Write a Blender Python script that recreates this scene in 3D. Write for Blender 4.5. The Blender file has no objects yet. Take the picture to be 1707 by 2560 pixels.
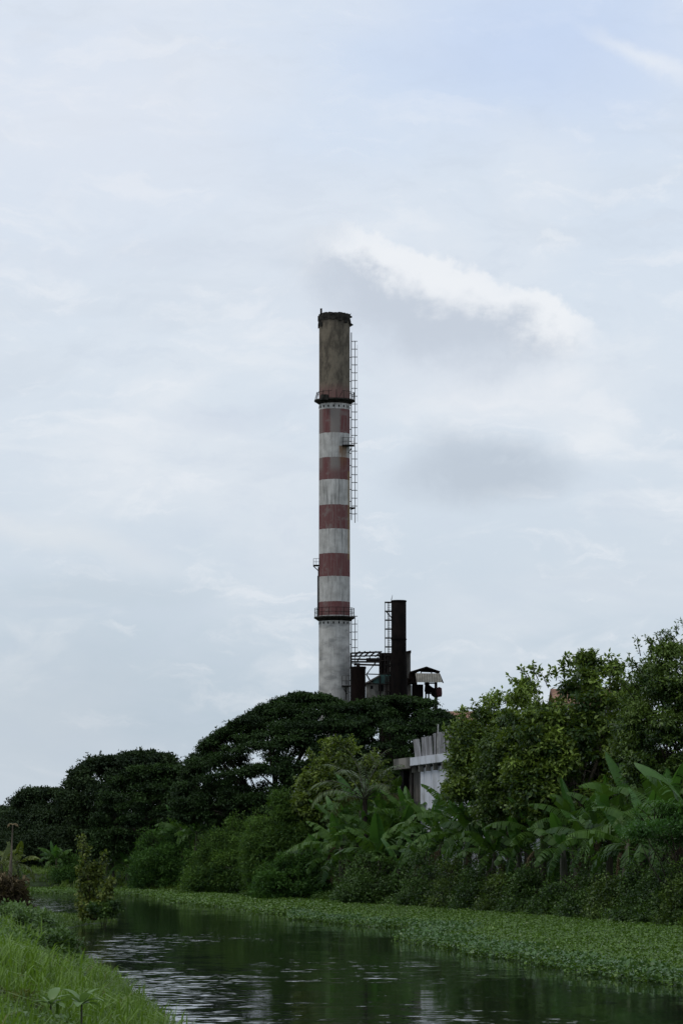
import bpy, math, random
import numpy as np
from mathutils import Vector, Matrix
rng = np.random.default_rng(11)
random.seed(5)
S = bpy.context.scene
COL = S.collection
PI = math.pi

# ------------------------------------------------------------------ camera model
F = 7625.0; CX = 853.5; CY = 1280.0; HZ = 2150.0; CAMZ = 2.2
TH = math.atan((HZ-CY)/F); CT, ST = math.cos(TH), math.sin(TH)
def at(px, py, d):
    """world point seen at photo position (px,py) standing d metres away"""
    a = (px-CX)/F; b = (CY-py)/F
    t = d/(CT-b*ST)
    return Vector((a*t, d, CAMZ+t*(ST+b*CT)))
def gr(px, py, z=0.0):
    a = (px-CX)/F; b = (CY-py)/F
    t = (z-CAMZ)/(ST+b*CT)
    return (a*t, t*(CT-b*ST))
def zat(py, d): return at(CX, py, d).z
def xat(px, d): return at(px, HZ, d).x

# ------------------------------------------------------------------ materials
def new_mat(name):
    m = bpy.data.materials.new(name); m.use_nodes = True
    nt = m.node_tree; nt.nodes.clear()
    return m, nt
class NT:
    def __init__(s, nt): s.nt = nt
    def n(s, t, **kw):
        nd = s.nt.nodes.new(t)
        for k, v in kw.items(): setattr(nd, k, v)
        return nd
    def l(s, a, b): s.nt.links.new(a, b)
    def setin(s, sock, v):
        if isinstance(v, bpy.types.NodeSocket): s.l(v, sock)
        else: sock.default_value = v
    def m(s, op, a, b=None, c=None, clamp=False):
        nd = s.n('ShaderNodeMath', operation=op); nd.use_clamp = clamp
        for i, v in enumerate((a, b, c)):
            if v is not None: s.setin(nd.inputs[i], v)
        return nd.outputs[0]
    def mix(s, f, a, b, mode='MIX'):
        nd = s.n('ShaderNodeMix', data_type='RGBA', blend_type=mode)
        s.setin(nd.inputs[0], f)
        s.setin(nd.inputs[6], a if isinstance(a, bpy.types.NodeSocket) else (*a[:3], 1))
        s.setin(nd.inputs[7], b if isinstance(b, bpy.types.NodeSocket) else (*b[:3], 1))
        return nd.outputs[2]
    def noise(s, vec, scale, detail=4, rough=.55, dist=0.0):
        nd = s.n('ShaderNodeTexNoise'); s.setin(nd.inputs['Vector'], vec)
        nd.inputs['Scale'].default_value = scale; nd.inputs['Detail'].default_value = detail
        nd.inputs['Roughness'].default_value = rough; nd.inputs['Distortion'].default_value = dist
        return nd
    def mapv(s, vec, scale=(1,1,1), loc=(0,0,0)):
        nd = s.n('ShaderNodeMapping'); s.l(vec, nd.inputs[0])
        nd.inputs['Scale'].default_value = scale; nd.inputs['Location'].default_value = loc
        return nd.outputs[0]
    def step(s, v, lo, hi, a=0.0, b=1.0):
        nd = s.n('ShaderNodeMapRange', interpolation_type='SMOOTHSTEP')
        s.setin(nd.inputs[0], v); nd.inputs[1].default_value = lo; nd.inputs[2].default_value = hi
        nd.inputs[3].default_value = a; nd.inputs[4].default_value = b
        return nd.outputs[0]
    def principled(s, col, rough=.7, spec=.3, metal=0.0, bump=None, bstr=.3, bdist=.05):
        p = s.n('ShaderNodeBsdfPrincipled')
        s.setin(p.inputs['Base Color'], col if isinstance(col, bpy.types.NodeSocket) else (*col[:3], 1))
        s.setin(p.inputs['Roughness'], rough); p.inputs['Specular IOR Level'].default_value = spec
        p.inputs['Metallic'].default_value = metal
        if bump is not None:
            b = s.n('ShaderNodeBump'); b.inputs['Strength'].default_value = bstr
            b.inputs['Distance'].default_value = bdist
            s.l(bump, b.inputs['Height']); s.l(b.outputs[0], p.inputs['Normal'])
        return p
    def out(s, sh): 
        o = s.n('ShaderNodeOutputMaterial'); s.l(sh, o.inputs[0])

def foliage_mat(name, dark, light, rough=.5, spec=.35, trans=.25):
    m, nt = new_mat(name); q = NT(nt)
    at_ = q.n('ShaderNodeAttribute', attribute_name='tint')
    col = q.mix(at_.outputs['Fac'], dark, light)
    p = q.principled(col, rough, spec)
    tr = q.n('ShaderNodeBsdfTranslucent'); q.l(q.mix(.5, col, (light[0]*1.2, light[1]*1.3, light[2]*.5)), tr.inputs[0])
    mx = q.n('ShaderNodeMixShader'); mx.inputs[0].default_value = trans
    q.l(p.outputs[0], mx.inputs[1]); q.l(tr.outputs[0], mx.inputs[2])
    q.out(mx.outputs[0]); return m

def plain_mat(name, c1, c2, scale=3, rough=.8, spec=.25, metal=0, stretch=(1,1,1), bstr=.2):
    m, nt = new_mat(name); q = NT(nt)
    tc = q.n('ShaderNodeTexCoord')
    v = q.mapv(tc.outputs['Object'], stretch)
    n1 = q.noise(v, scale, 6, .65)
    col = q.mix(q.step(n1.outputs[0], .35, .65), c1, c2)
    p = q.principled(col, rough, spec, metal, n1.outputs[0], bstr, .03)
    q.out(p.outputs[0]); return m

M = {}
M['rain']   = foliage_mat('rain_tree_leaf', (.008,.020,.006), (.042,.085,.018), .65, .15, .12)
M['far']    = foliage_mat('far_tree_leaf', (.011,.022,.010), (.045,.075,.024), .65, .12, .12)
M['broad']  = foliage_mat('broad_leaf', (.018,.044,.008), (.20,.285,.045), .48, .28, .2)
M['hyaf']   = foliage_mat('broad_water_leaf', (.020,.050,.016), (.085,.165,.05), .4, .3, .2)
M['broad2'] = foliage_mat('dark_broad_leaf', (.014,.036,.008), (.115,.18,.03), .48, .28, .2)
M['yellow'] = foliage_mat('yellow_leaf', (.025,.048,.008), (.16,.22,.032), .5, .3, .25)
M['feather']= foliage_mat('feather_leaf', (.014,.046,.010), (.085,.185,.026), .6, .2, .2)
M['feather2']= foliage_mat('feather_leaf_pale', (.016,.046,.010), (.11,.20,.028), .6, .2, .2)
M['banana'] = foliage_mat('banana_leaf', (.012,.042,.009), (.085,.165,.028), .5, .2, .3)
M['bananay']= foliage_mat('banana_leaf_young', (.035,.10,.018), (.075,.17,.03), .4, .4, .35)
M['dead']   = foliage_mat('dead_leaf', (.035,.027,.015), (.19,.15,.085), .8, .1, .1)
M['palm']   = foliage_mat('palm_leaf', (.025,.045,.014), (.12,.17,.05), .45, .4, .2)
M['hya']    = foliage_mat('hyacinth_leaf', (.018,.055,.008), (.12,.215,.022), .4, .35, .2)
M['vine']   = foliage_mat('creeper_leaf', (.014,.038,.008), (.085,.16,.028), .5, .3, .2)
M['grass']  = foliage_mat('grass_blade', (.022,.05,.010), (.15,.255,.03), .5, .3, .35)
M['grassd'] = foliage_mat('far_grass_blade', (.028,.06,.010), (.10,.165,.025), .55, .25, .3)
M['weed']   = foliage_mat('weed_leaf', (.03,.065,.02), (.12,.20,.06), .45, .35, .3)
M['sap']    = foliage_mat('sapling_leaf', (.022,.042,.010), (.14,.175,.03), .5, .3, .3)
M['bark']   = plain_mat('bark', (.02,.016,.012), (.05,.042,.032), 4, .9, .1, 0, (4,4,.7), .6)
M['barkl']  = plain_mat('pale_bark', (.07,.06,.045), (.14,.12,.09), 4, .9, .1, 0, (4,4,.7), .6)
M['bstem']  = plain_mat('banana_stem', (.025,.03,.014), (.06,.055,.03), 3, .6, .3, 0, (3,3,.5), .3)
M['steel']  = plain_mat('rusted_black_steel', (.003,.0025,.0025), (.007,.005,.0045), 2, .85, .06, 0, (1,1,.4), .2)
M['rail']   = plain_mat('black_rail_steel', (.008,.007,.007), (.018,.014,.012), 2, .8, .1)
M['rust']   = plain_mat('rusted_brown_sheet', (.005,.004,.0035), (.018,.012,.010), 1.2, .9, .08, 0, (1.5,1.5,.5), .2)
M['tank']   = plain_mat('brown_tank_plate', (.006,.004,.0035), (.011,.007,.006), 1.6, .9, .06, 0, (1,1,.3), .2)
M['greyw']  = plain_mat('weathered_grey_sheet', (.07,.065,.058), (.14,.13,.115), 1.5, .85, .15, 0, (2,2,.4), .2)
M['conc']   = plain_mat('dirty_concrete', (.07,.07,.062), (.20,.19,.17), 1.2, .9, .15, 0, (1,1,.6), .2)
M['teal']   = plain_mat('teal_painted_sheet', (.03,.07,.065), (.05,.11,.10), 1.5, .7, .2, 0, (2,2,.5), .1)
M['redbit'] = plain_mat('dull_red_steel', (.03,.012,.012), (.06,.02,.02), 3, .8, .2)
M['door']   = plain_mat('dark_opening', (.004,.004,.004), (.01,.01,.01), 3, .9, .1)
M['mud']    = plain_mat('mud', (.02,.022,.012), (.045,.045,.026), 2, .95, .1, 0, (1,1,1), .4)
M['stone']  = plain_mat('pale_stone', (.25,.25,.24), (.45,.45,.43), 4, .9, .1)

def corr_mat(name, c1, c2, period, axis=0, rough=.7, rib_dark=(.04,.035,.03)):
    """sheet metal / tiles with ribs in the local x axis"""
    m, nt = new_mat(name); q = NT(nt)
    tc = q.n('ShaderNodeTexCoord'); sp = q.n('ShaderNodeSeparateXYZ'); q.l(tc.outputs['Object'], sp.inputs[0])
    ph = q.m('MULTIPLY', sp.outputs[axis], 2*PI/period)
    w = q.m('MULTIPLY_ADD', q.m('SINE', ph), .5, .5)
    n1 = q.noise(q.mapv(tc.outputs['Object'], (1.5,1.5,.5)), 1.3, 6, .7)
    col = q.mix(q.step(n1.outputs[0], .35, .68), c1, c2)
    col = q.mix(q.m('MULTIPLY', q.m('POWER', w, 3), .55), col, rib_dark)  # darker stripe along each rib
    p = q.principled(col, rough, .25, 0, w, .8, .04)
    q.out(p.outputs[0]); return m
M['corr'] = corr_mat('corrugated_sheet', (.20,.185,.15), (.30,.28,.23), .30)
M['corrw']= corr_mat('white_corrugated_sheet', (.17,.17,.175), (.32,.32,.335), .30, 1)
M['tile'] = corr_mat('faded_red_roof', (.16,.085,.055), (.30,.17,.115), .32, 0, .85, (.07,.04,.03))

# white weathered wall
def wall_mat():
    m, nt = new_mat('stained_white_wall'); q = NT(nt)
    tc = q.n('ShaderNodeTexCoord'); o = tc.outputs['Object']
    n1 = q.noise(q.mapv(o, (1.0,1.0,.30)), 1.6, 6, .7)
    n2 = q.noise(o, .8, 4, .6)
    col = q.mix(q.step(n1.outputs[0], .48, .78), (.46,.48,.52), (.20,.20,.195))
    col = q.mix(q.step(n2.outputs[0], .52, .75, 0, .6), col, (.20,.20,.19))
    p = q.principled(col, .85, .2, 0, n1.outputs[0], .2, .02)
    q.out(p.outputs[0]); return m
M['wall'] = wall_mat()

# ------------------------------------------------------------------ mesh helpers
class MB:
    def __init__(s): s.v = []; s.f = []
    def box(s, c, size, rz=0, mat=None):
        x, y, z = [k/2 for k in size]; b = len(s.v)
        cr, sr = math.cos(rz), math.sin(rz)
        for dz in (-z, z):
            for dx, dy in ((-x,-y),(x,-y),(x,y),(-x,y)):
                s.v.append((c[0]+dx*cr-dy*sr, c[1]+dx*sr+dy*cr, c[2]+dz))
        s.f += [tuple(b+i for i in q) for q in ((3,2,1,0),(4,5,6,7),(0,1,5,4),(1,2,6,5),(2,3,7,6),(3,0,4,7))]
        return s
    def prism(s, poly, axis_vec):
        """extrude a 3-D polygon by a vector"""
        b = len(s.v); n = len(poly); av = Vector(axis_vec)
        s.v += [tuple(Vector(p)) for p in poly] + [tuple(Vector(p)+av) for p in poly]
        s.f.append(tuple(range(b+n-1, b-1, -1))); s.f.append(tuple(range(b+n, b+2*n)))
        for i in range(n): j = (i+1) % n; s.f.append((b+i, b+j, b+n+j, b+n+i))
        return s
    def tube(s, pts, rad, k=6, caps=True):
        pts = [Vector(p) for p in pts]; n = len(pts)
        if not hasattr(rad, '__len__'): rad = [rad]*n
        b = len(s.v)
        for i, p in enumerate(pts):
            t = (pts[min(i+1, n-1)]-pts[max(i-1, 0)]).normalized()
            ref = Vector((0,0,1)) if abs(t.z) < .9 else Vector((1,0,0))
            u = t.cross(ref).normalized(); w = t.cross(u)
            for j in range(k):
                a = 2*PI*j/k
                q = p+(u*math.cos(a)+w*math.sin(a))*rad[i]; s.v.append(tuple(q))
        for i in range(n-1):
            for j in range(k):
                j2 = (j+1) % k
                s.f.append((b+i*k+j, b+i*k+j2, b+(i+1)*k+j2, b+(i+1)*k+j))
        if caps:
            s.f.append(tuple(b+j for j in range(k-1, -1, -1))); s.f.append(tuple(b+(n-1)*k+j for j in range(k)))
        return s
    def lathe(s, prof, c=(0,0), k=32, a0=0, a1=2*PI, jitter=None, closed=False):
        b = len(s.v); full = abs(a1-a0-2*PI) < 1e-6; cols = k if full else k+1
        for i, (r, z) in enumerate(prof):
            for j in range(cols):
                a = a0+(a1-a0)*j/k
                dz = jitter(i, j) if jitter else 0
                s.v.append((c[0]+r*math.cos(a), c[1]+r*math.sin(a), z+dz))
        m = len(prof)
        for i in range(m if closed else m-1):
            for j in range(k):
                j2 = (j+1) % cols; i2 = (i+1) % m
                s.f.append((b+i*cols+j, b+i*cols+j2, b+i2*cols+j2, b+i2*cols+j))
        return s
    def build(s, name, mat, parent=None, smooth=False, bevel=0):
        me = bpy.data.meshes.new(name); me.from_pydata(s.v, [], s.f); me.update()
        if mat: me.materials.append(mat)
        o = bpy.data.objects.new(name, me); COL.objects.link(o)
        if parent is not None:
            o.parent = parent; o.matrix_parent_inverse = Matrix.Translation(-parent.location) if False else Matrix.Identity(4)
            if parent.location.length > 0 and parent.get('abs'):
                lo = parent.location
                for v in me.vertices: v.co -= lo
        if smooth:
            for p in me.polygons: p.use_smooth = True
        if bevel:
            md = o.modifiers.new('b', 'BEVEL'); md.width = bevel; md.segments = 2; md.limit_method = 'ANGLE'
        return o

def tag(o, label, cat, group=None, kind=None):
    if label: o['label'] = label
    if cat: o['category'] = cat
    if group: o['group'] = group
    if kind: o['kind'] = kind
    return o
def thing(name, loc, label, cat, group=None):
    """Empty at the base; MB.build with this parent takes WORLD coordinates"""
    o = bpy.data.objects.new(name, None); COL.objects.link(o)
    o.location = loc; o.empty_display_size = .5
    o['abs'] = 1
    return tag(o, label, cat, group)

def arr_mesh(name, V, faces, tint, mat, parent=None):
    """V (n,3); faces list of (m,k) int arrays; tint per face"""
    me = bpy.data.meshes.new(name)
    V = np.asarray(V, dtype=np.float32)
    if parent is not None and parent.get('abs'): V = V - np.array(parent.location, dtype=np.float32)
    nl = sum(f.size for f in faces); nf = sum(len(f) for f in faces)
    me.vertices.add(len(V)); me.vertices.foreach_set('co', V.ravel())
    me.loops.add(nl); me.polygons.add(nf)
    me.loops.foreach_set('vertex_index', np.concatenate([f.ravel() for f in faces]).astype(np.int32))
    tot = np.concatenate([np.full(len(f), f.shape[1]) for f in faces])
    st = np.concatenate([[0], np.cumsum(tot)[:-1]]).astype(np.int32)
    me.polygons.foreach_set('loop_start', st)
    me.update(calc_edges=True)
    a = me.attributes.new('tint', 'FLOAT', 'FACE'); a.data.foreach_set('value', np.clip(tint, 0, 1).astype(np.float32))
    me.materials.append(mat)
    o = bpy.data.objects.new(name, me); COL.objects.link(o)
    if parent is not None: o.parent = parent
    return o

def nrm(a): return a/np.maximum(np.linalg.norm(a, axis=1, keepdims=True), 1e-9)
def leaf_cards(P, T, N, L, W, tint, fold=.15):
    n = len(P); T = nrm(T); Sd = nrm(np.cross(T, N)); N = np.cross(Sd, T)
    L = np.broadcast_to(np.asarray(L), (n,))[:, None]; W = np.broadcast_to(np.asarray(W), (n,))[:, None]
    V = np.empty((n, 4, 3))
    V[:,0] = P; V[:,1] = P+T*L*.45+Sd*W*.5+N*W*fold; V[:,2] = P+T*L-N*L*.12; V[:,3] = P+T*L*.45-Sd*W*.5+N*W*fold
    Fc = np.arange(n*4).reshape(n, 4)
    return V.reshape(-1, 3), Fc, tint
def rand_unit(n):
    return nrm(rng.normal(size=(n, 3)))

# ------------------------------------------------------------------ river and terrain
edge_r = [(77,2234),(200,2236),(306,2239),(378,2244),(418,2257),(490,2264),(561,2273),(630,2286),(700,2299),(800,2308),(893,2316),
          (990,2322),(1040,2327),(1010,2340),(970,2352),(1090,2374),(1182,2392),(1342,2424),(1500,2448),(1707,2478)]
edge_r = [gr(*p) for p in edge_r]
foot = [(77,2227),(250,2229),(383,2231),(450,2234),(510,2238),(600,2247),(700,2254),(860,2264),(1021,2273),(1180,2284),(1342,2295),(1520,2311),(1707,2328)]
fpx = [p[0] for p in foot]; foot = [gr(*p) for p in foot]; fdy = [p[1] for p in foot]
def dfoot(px): return float(np.interp(px, fpx+[1900], fdy+[fdy[-1]-9]))
foot = [(-90,215),(-40,215)] + foot + [(14,80),(19,60),(24,40),(28,0),(30,-60)]
left_e = [(395,2556),(315,2505),(235,2452),(195,2420),(155,2388),(128,2364),(112,2338),(200,2316),(262,2309)]
left_e = [gr(*p) for p in left_e]
left_e = [(0.5,-60),(0.3,0),(-.6,20),(-1.4,30)] + left_e + [(-7.9,110),(-10,118),(-13.5,124),(-18,140),(-40,150),(-90,150)]
river = left_e + [(-90,205),(-40,203)] + edge_r + [(8.5,40),(11,25),(13,0),(14,-60)]
wet = left_e + foot                                 # open water + floating plants
def inside(poly, X, Y):
    r = np.zeros(X.shape, bool); n = len(poly)
    for i in range(n):
        x1, y1 = poly[i]; x2, y2 = poly[(i+1) % n]
        if y1 == y2: continue
        c = ((y1 > Y) != (y2 > Y)) & (X < (x2-x1)*(Y-y1)/(y2-y1)+x1)
        r ^= c
    return r
def dline(poly, X, Y, close=False):
    d = np.full(X.shape, 1e9); n = len(poly)
    for i in range(n if close else n-1):
        x1, y1 = poly[i]; x2, y2 = poly[(i+1) % n]
        dx, dy = x2-x1, y2-y1; L2 = dx*dx+dy*dy
        t = np.clip(((X-x1)*dx+(Y-y1)*dy)/L2, 0, 1)
        d = np.minimum(d, np.hypot(X-x1-t*dx, Y-y1-t*dy))
    return d
def sst(x, a, b):
    t = np.clip((x-a)/(b-a), 0, 1); return t*t*(3-2*t)
_ph = rng.uniform(0, 6.28, 24)
def wob(X, Y, s=1.0):
    return (np.sin(X*.9*s+_ph[0])*np.cos(Y*.7*s+_ph[1])+.6*np.sin(X*2.1*s+Y*1.3*s+_ph[2])+.4*np.cos(X*3.7*s-Y*2.9*s+_ph[3]))/2
def hgt(X, Y):
    X = np.asarray(X, float); Y = np.asarray(Y, float)
    w = inside(wet, X, Y)
    dl = dline(left_e, X, Y); dr = dline(foot, X, Y)
    d = np.minimum(dl, dr)
    left = dl < dr
    hl = .95*sst(dl, -.3, 2.3)*(1-.3*sst(Y, 60, 95))*(1-.85*sst(Y, 97, 103)) + .08*wob(X, Y, .8)*sst(dl, 0, 1.5)
    hr = (2.1*sst(dr, -.5, 6.5)+.5*sst(dr, 8, 30))*np.where(X < -11, .55, 1)+.22*wob(X, Y, .5)*sst(dr, 0, 3)
    h = np.where(left, hl, hr)
    return np.where(w, -np.minimum(.9, .35*d)-.05, h)
def h1(x, y): return float(hgt(np.array([x]), np.array([y]))[0])

def ground():
    ys = np.concatenate([np.arange(-60, 10, 5), np.arange(10, 130, .8), np.arange(130, 260, 1.6), 260*1.09**np.arange(0, 33)])
    xs1 = np.concatenate([np.arange(0, 22, .55), 22*1.12**np.arange(0, 44)])
    xs = np.concatenate([-xs1[::-1][:-1], xs1])
    X, Y = np.meshgrid(xs, ys); Z = hgt(X, Y)
    V = np.stack([X, Y, Z], -1).reshape(-1, 3); ny, nx = X.shape
    i = np.arange(ny*nx).reshape(ny, nx)
    Fc = np.stack([i[:-1,:-1], i[:-1,1:], i[1:,1:], i[1:,:-1]], -1).reshape(-1, 4)
    m, nt = new_mat('bank_soil'); q = NT(nt); tc = q.n('ShaderNodeTexCoord')
    n1 = q.noise(tc.outputs['Object'], 1.4, 6, .7); n2 = q.noise(tc.outputs['Object'], .15, 4, .6)
    col = q.mix(q.step(n1.outputs[0], .35, .65), (.012,.018,.008), (.03,.05,.016))
    col = q.mix(q.step(n2.outputs[0], .5, .7, 0, .5), col, (.045,.042,.025))
    q.out(q.principled(col, .95, .1, 0, n1.outputs[0], .6, .1).outputs[0])
    o = arr_mesh('ground', V, [Fc], np.full(len(Fc), .5), m)
    for p in o.data.polygons: p.use_smooth = True
    o['kind'] = 'structure'
ground()

def water():
    m, nt = new_mat('river_water'); q = NT(nt); tc = q.n('ShaderNodeTexCoord'); o = tc.outputs['Object']
    fine = q.noise(q.mapv(o, (2.6, 5.5, 1)), 1.0, 2, .6)
    mid  = q.noise(q.mapv(o, (.35, .5, 1), (7,3,0)), 1.0, 3, .55)
    # ruffled patches: wind and current streaks
    pa = q.noise(q.mapv(o, (.20, .07, 1), (3.1,8.2,0)), 1.0, 3, .6, .5)
    pb = q.noise(q.mapv(o, (.9, 1.0, 1), (1,5,0)), 1.0, 7, .74)
    pc = q.noise(q.mapv(o, (2.0, 2.2, 1), (11,2,0)), 1.0, 5, .75)
    mask = q.m('MULTIPLY', q.step(pa.outputs[0], .46, .64), q.step(pb.outputs[0], .44, .64))
    mask2 = q.m('MULTIPLY', q.step(pc.outputs[0], .56, .68, 0, .55), q.step(pa.outputs[0], .36, .52, .25, 1))
    so_ = q.n('ShaderNodeSeparateXYZ'); q.l(o, so_.inputs[0])
    bankd = q.m('MULTIPLY_ADD', so_.outputs[1], .092, so_.outputs[0])
    near = q.step(bankd, 4.6, 1.2)
    mask3 = q.m('MULTIPLY', near, q.step(pb.outputs[0], .38, .62, .05, 1))
    mask3 = q.m('MULTIPLY', mask3, q.step(pa.outputs[0], .36, .60, .16, 1))
    farr = q.m('MULTIPLY', q.step(so_.outputs[1], 118, 140, 0, .8), q.m('MULTIPLY', q.step(so_.outputs[0], -8.5, -11.5), q.step(pb.outputs[0], .36, .56, .15, 1)))
    mk = q.m('MAXIMUM', q.m('MAXIMUM', q.m('MAXIMUM', mask, mask2), mask3), farr)
    amp = q.m('MULTIPLY_ADD', mk, .36, .024)
    sub = q.n('ShaderNodeVectorMath', operation='SUBTRACT'); q.l(fine.outputs[1], sub.inputs[0]); sub.inputs[1].default_value = (.5,.5,.5)
    sc = q.n('ShaderNodeVectorMath', operation='SCALE'); q.l(sub.outputs[0], sc.inputs[0]); q.l(amp, sc.inputs['Scale'])
    sub2 = q.n('ShaderNodeVectorMath', operation='SUBTRACT'); q.l(mid.outputs[1], sub2.inputs[0]); sub2.inputs[1].default_value = (.5,.5,.5)
    sc2 = q.n('ShaderNodeVectorMath', operation='SCALE'); q.l(sub2.outputs[0], sc2.inputs[0]); sc2.inputs['Scale'].default_value = .02
    ad = q.n('ShaderNodeVectorMath', operation='ADD'); q.l(sc.outputs[0], ad.inputs[0]); q.l(sc2.outputs[0], ad.inputs[1])
    ml = q.n('ShaderNodeVectorMath', operation='MULTIPLY'); q.l(ad.outputs[0], ml.inputs[0]); ml.inputs[1].default_value = (1,1,0)
    a2 = q.n('ShaderNodeVectorMath', operation='ADD'); q.l(ml.outputs[0], a2.inputs[0]); a2.inputs[1].default_value = (0,0,1)
    nn = q.n('ShaderNodeVectorMath', operation='NORMALIZE'); q.l(a2.outputs[0], nn.inputs[0])
    p = q.principled((.006,.009,.007), .04, .5)
    p.inputs['IOR'].default_value = 1.33
    q.l(nn.outputs[0], p.inputs['Normal'])
    q.out(p.outputs[0])
    b = MB(); b.v = [(-95,-70,0),(60,-70,0),(60,215,0),(-95,215,0)]; b.f = [(0,1,2,3)]
    w = b.build('river_water', m); w['kind'] = 'structure'
water()

# ------------------------------------------------------------------ foliage generators
def clump_leaves(C, R, n, L, W, ct, up=.6, droop=0.0, rnd=.6, lo=-.45, tvar=.35, fold=.15):
    """C (k,3) clump centres, R (k,3) radii, ct clump tint"""
    k = len(C); area = (R[:,0]*R[:,1]+R[:,0]*R[:,2]*2); w = area/area.sum()
    idx = rng.choice(k, n, p=w)
    D = rand_unit(n); flip = (D[:,2] < lo) & (rng.random(n) < .75); D[flip,2] *= -1
    rad = 1-.5*rng.random(n)**1.5+.2*rng.normal(size=n)
    bump = 1+.30*np.sin(D[:,0]*5+idx*1.7)*np.cos(D[:,1]*4+idx*2.3)+.2*np.sin(D[:,2]*7+idx)
    P = C[idx]+D*R[idx]*(rad*bump)[:,None]
    Nn = nrm(D*.5+np.array([0,0,up])+rng.normal(size=(n,3))*rnd*.6)
    T = nrm(D*.8+rng.normal(size=(n,3))*.8+np.array([0,0,-droop]))
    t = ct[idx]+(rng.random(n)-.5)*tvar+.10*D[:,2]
    LL = L*(.6+.8*rng.random(n))
    return leaf_cards(P, T, Nn, LL, LL*W/L, t, fold)

def outline_clumps(top, bottom, d, ry, K, cr, flat, shell=.82, var=(.65,1.3), squash=1.0, rim=0, holes=(), topbias=.55, edge=.75):
    tx = [p[0] for p in top]; ty = [p[1] for p in top]
    bx = [p[0] for p in bottom]; by = [p[1] for p in bottom]
    C = []; R = []; s_ = d/F; tries = 0
    while len(C) < K and tries < K*30:
        tries += 1
        px = rng.uniform(tx[0], tx[-1]); phi = rng.uniform(-PI/2, PI/2); dy = math.sin(phi)
        yt = np.interp(px, tx, ty); yb = np.interp(px, bx, by)
        r = cr*rng.uniform(*var)
        onrim = rng.random() < rim
        if onrim: dy = rng.uniform(-.35,.35); r *= .75
        dome = math.sqrt(max(0, 1-dy*dy))
        s = rng.uniform(shell, 1.0) if rng.random() < .68 else rng.random()
        if onrim: s = 1.0
        H = (yb-yt)*(.10+.90*dome)
        py = yb-H*s if s < 1 else yb-H
        rp = r/s_
        py = max(py, yt+rp*flat*edge)
        if px-rp*edge < tx[0]-2 or px+rp*edge > tx[-1]+2:
            px = min(max(px, tx[0]+rp*edge), tx[-1]-rp*edge)
            py = max(py, np.interp(px, tx, ty)+rp*flat*edge)
        # keep clump under the outline sideways
        for q in (-rp*.8, rp*.8):
            py = max(py, np.interp(px+q, tx, ty)+rp*flat*.15)
        if any((px-h[0])**2/h[2]**2+(py-h[1])**2/h[3]**2 < 1 for h in holes): continue
        c = at(px, py, d); 
        C.append((c.x, d+dy*ry, c.z)); R.append((r, r, r*flat))
    return np.array(C), np.array(R)

def limbs(mb, base, C, r0, fork=.35, k=14, seed=0):
    rr = random.Random(seed); base = Vector(base)
    cen = Vector(C.mean(axis=0)); f = base.lerp(cen, fork); f.x = base.x+(cen.x-base.x)*.5
    mb.tube([base-Vector((0,0,.3)), base+Vector((0,0,.25)), base.lerp(f, .5)+Vector((rr.uniform(-.15,.15),0,0)), f], [r0*1.5, r0*1.05, r0*.85, r0*.75], 9)
    ids = rr.sample(range(len(C)), min(k, len(C)))
    for i in ids:
        e = Vector(C[i]); m1 = f.lerp(e, .45)+Vector((rr.uniform(-.3,.3), rr.uniform(-.3,.3), rr.uniform(0,.5)))
        mb.tube([f, m1, e], [r0*.42, r0*.22, r0*.05], 6)
        for _ in range(2):
            j = rr.choice(ids); e2 = Vector(C[j])
            if (e2-e).length < 4.5: mb.tube([m1, m1.lerp(e2, .5)+Vector((0,0,.2)), e2], [r0*.18, r0*.1, r0*.03], 5)

# twigs poking out of the crowns
def sprays(label_parent, pts, d, n, L, W, mat, spread=.28):
    """leafy twigs standing out of a crown: each is a stem with leaves"""
    for (px, py, qx, qy) in pts:
        mb = MB(); a = at(px, py, d); b = at(qx, qy, d-.3)
        mid = a.lerp(b, .5)+Vector((0,0,.05)); mb.tube([a, mid, b], [.02, .014, .006], 5)
        P = np.array([tuple(a.lerp(b, .25+.8*rng.random())) for _ in range(n)])
        T = nrm(rng.normal(size=(n,3))*.8+np.array((b-a).normalized())*.5)
        P = P+T*spread*.35*rng.random((n,1))
        N = nrm(rng.normal(size=(n,3))*.5+np.array([0,0,1]))
        v, f, t = leaf_cards(P, T, N, L*(.7+.6*rng.random(n)), W, rng.uniform(.2,.9,n))
        tw = mb.build('twig', M['bark'], label_parent)
        fo = arr_mesh('leaves', v, [f], t, mat, label_parent); fo.parent = tw

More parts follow.
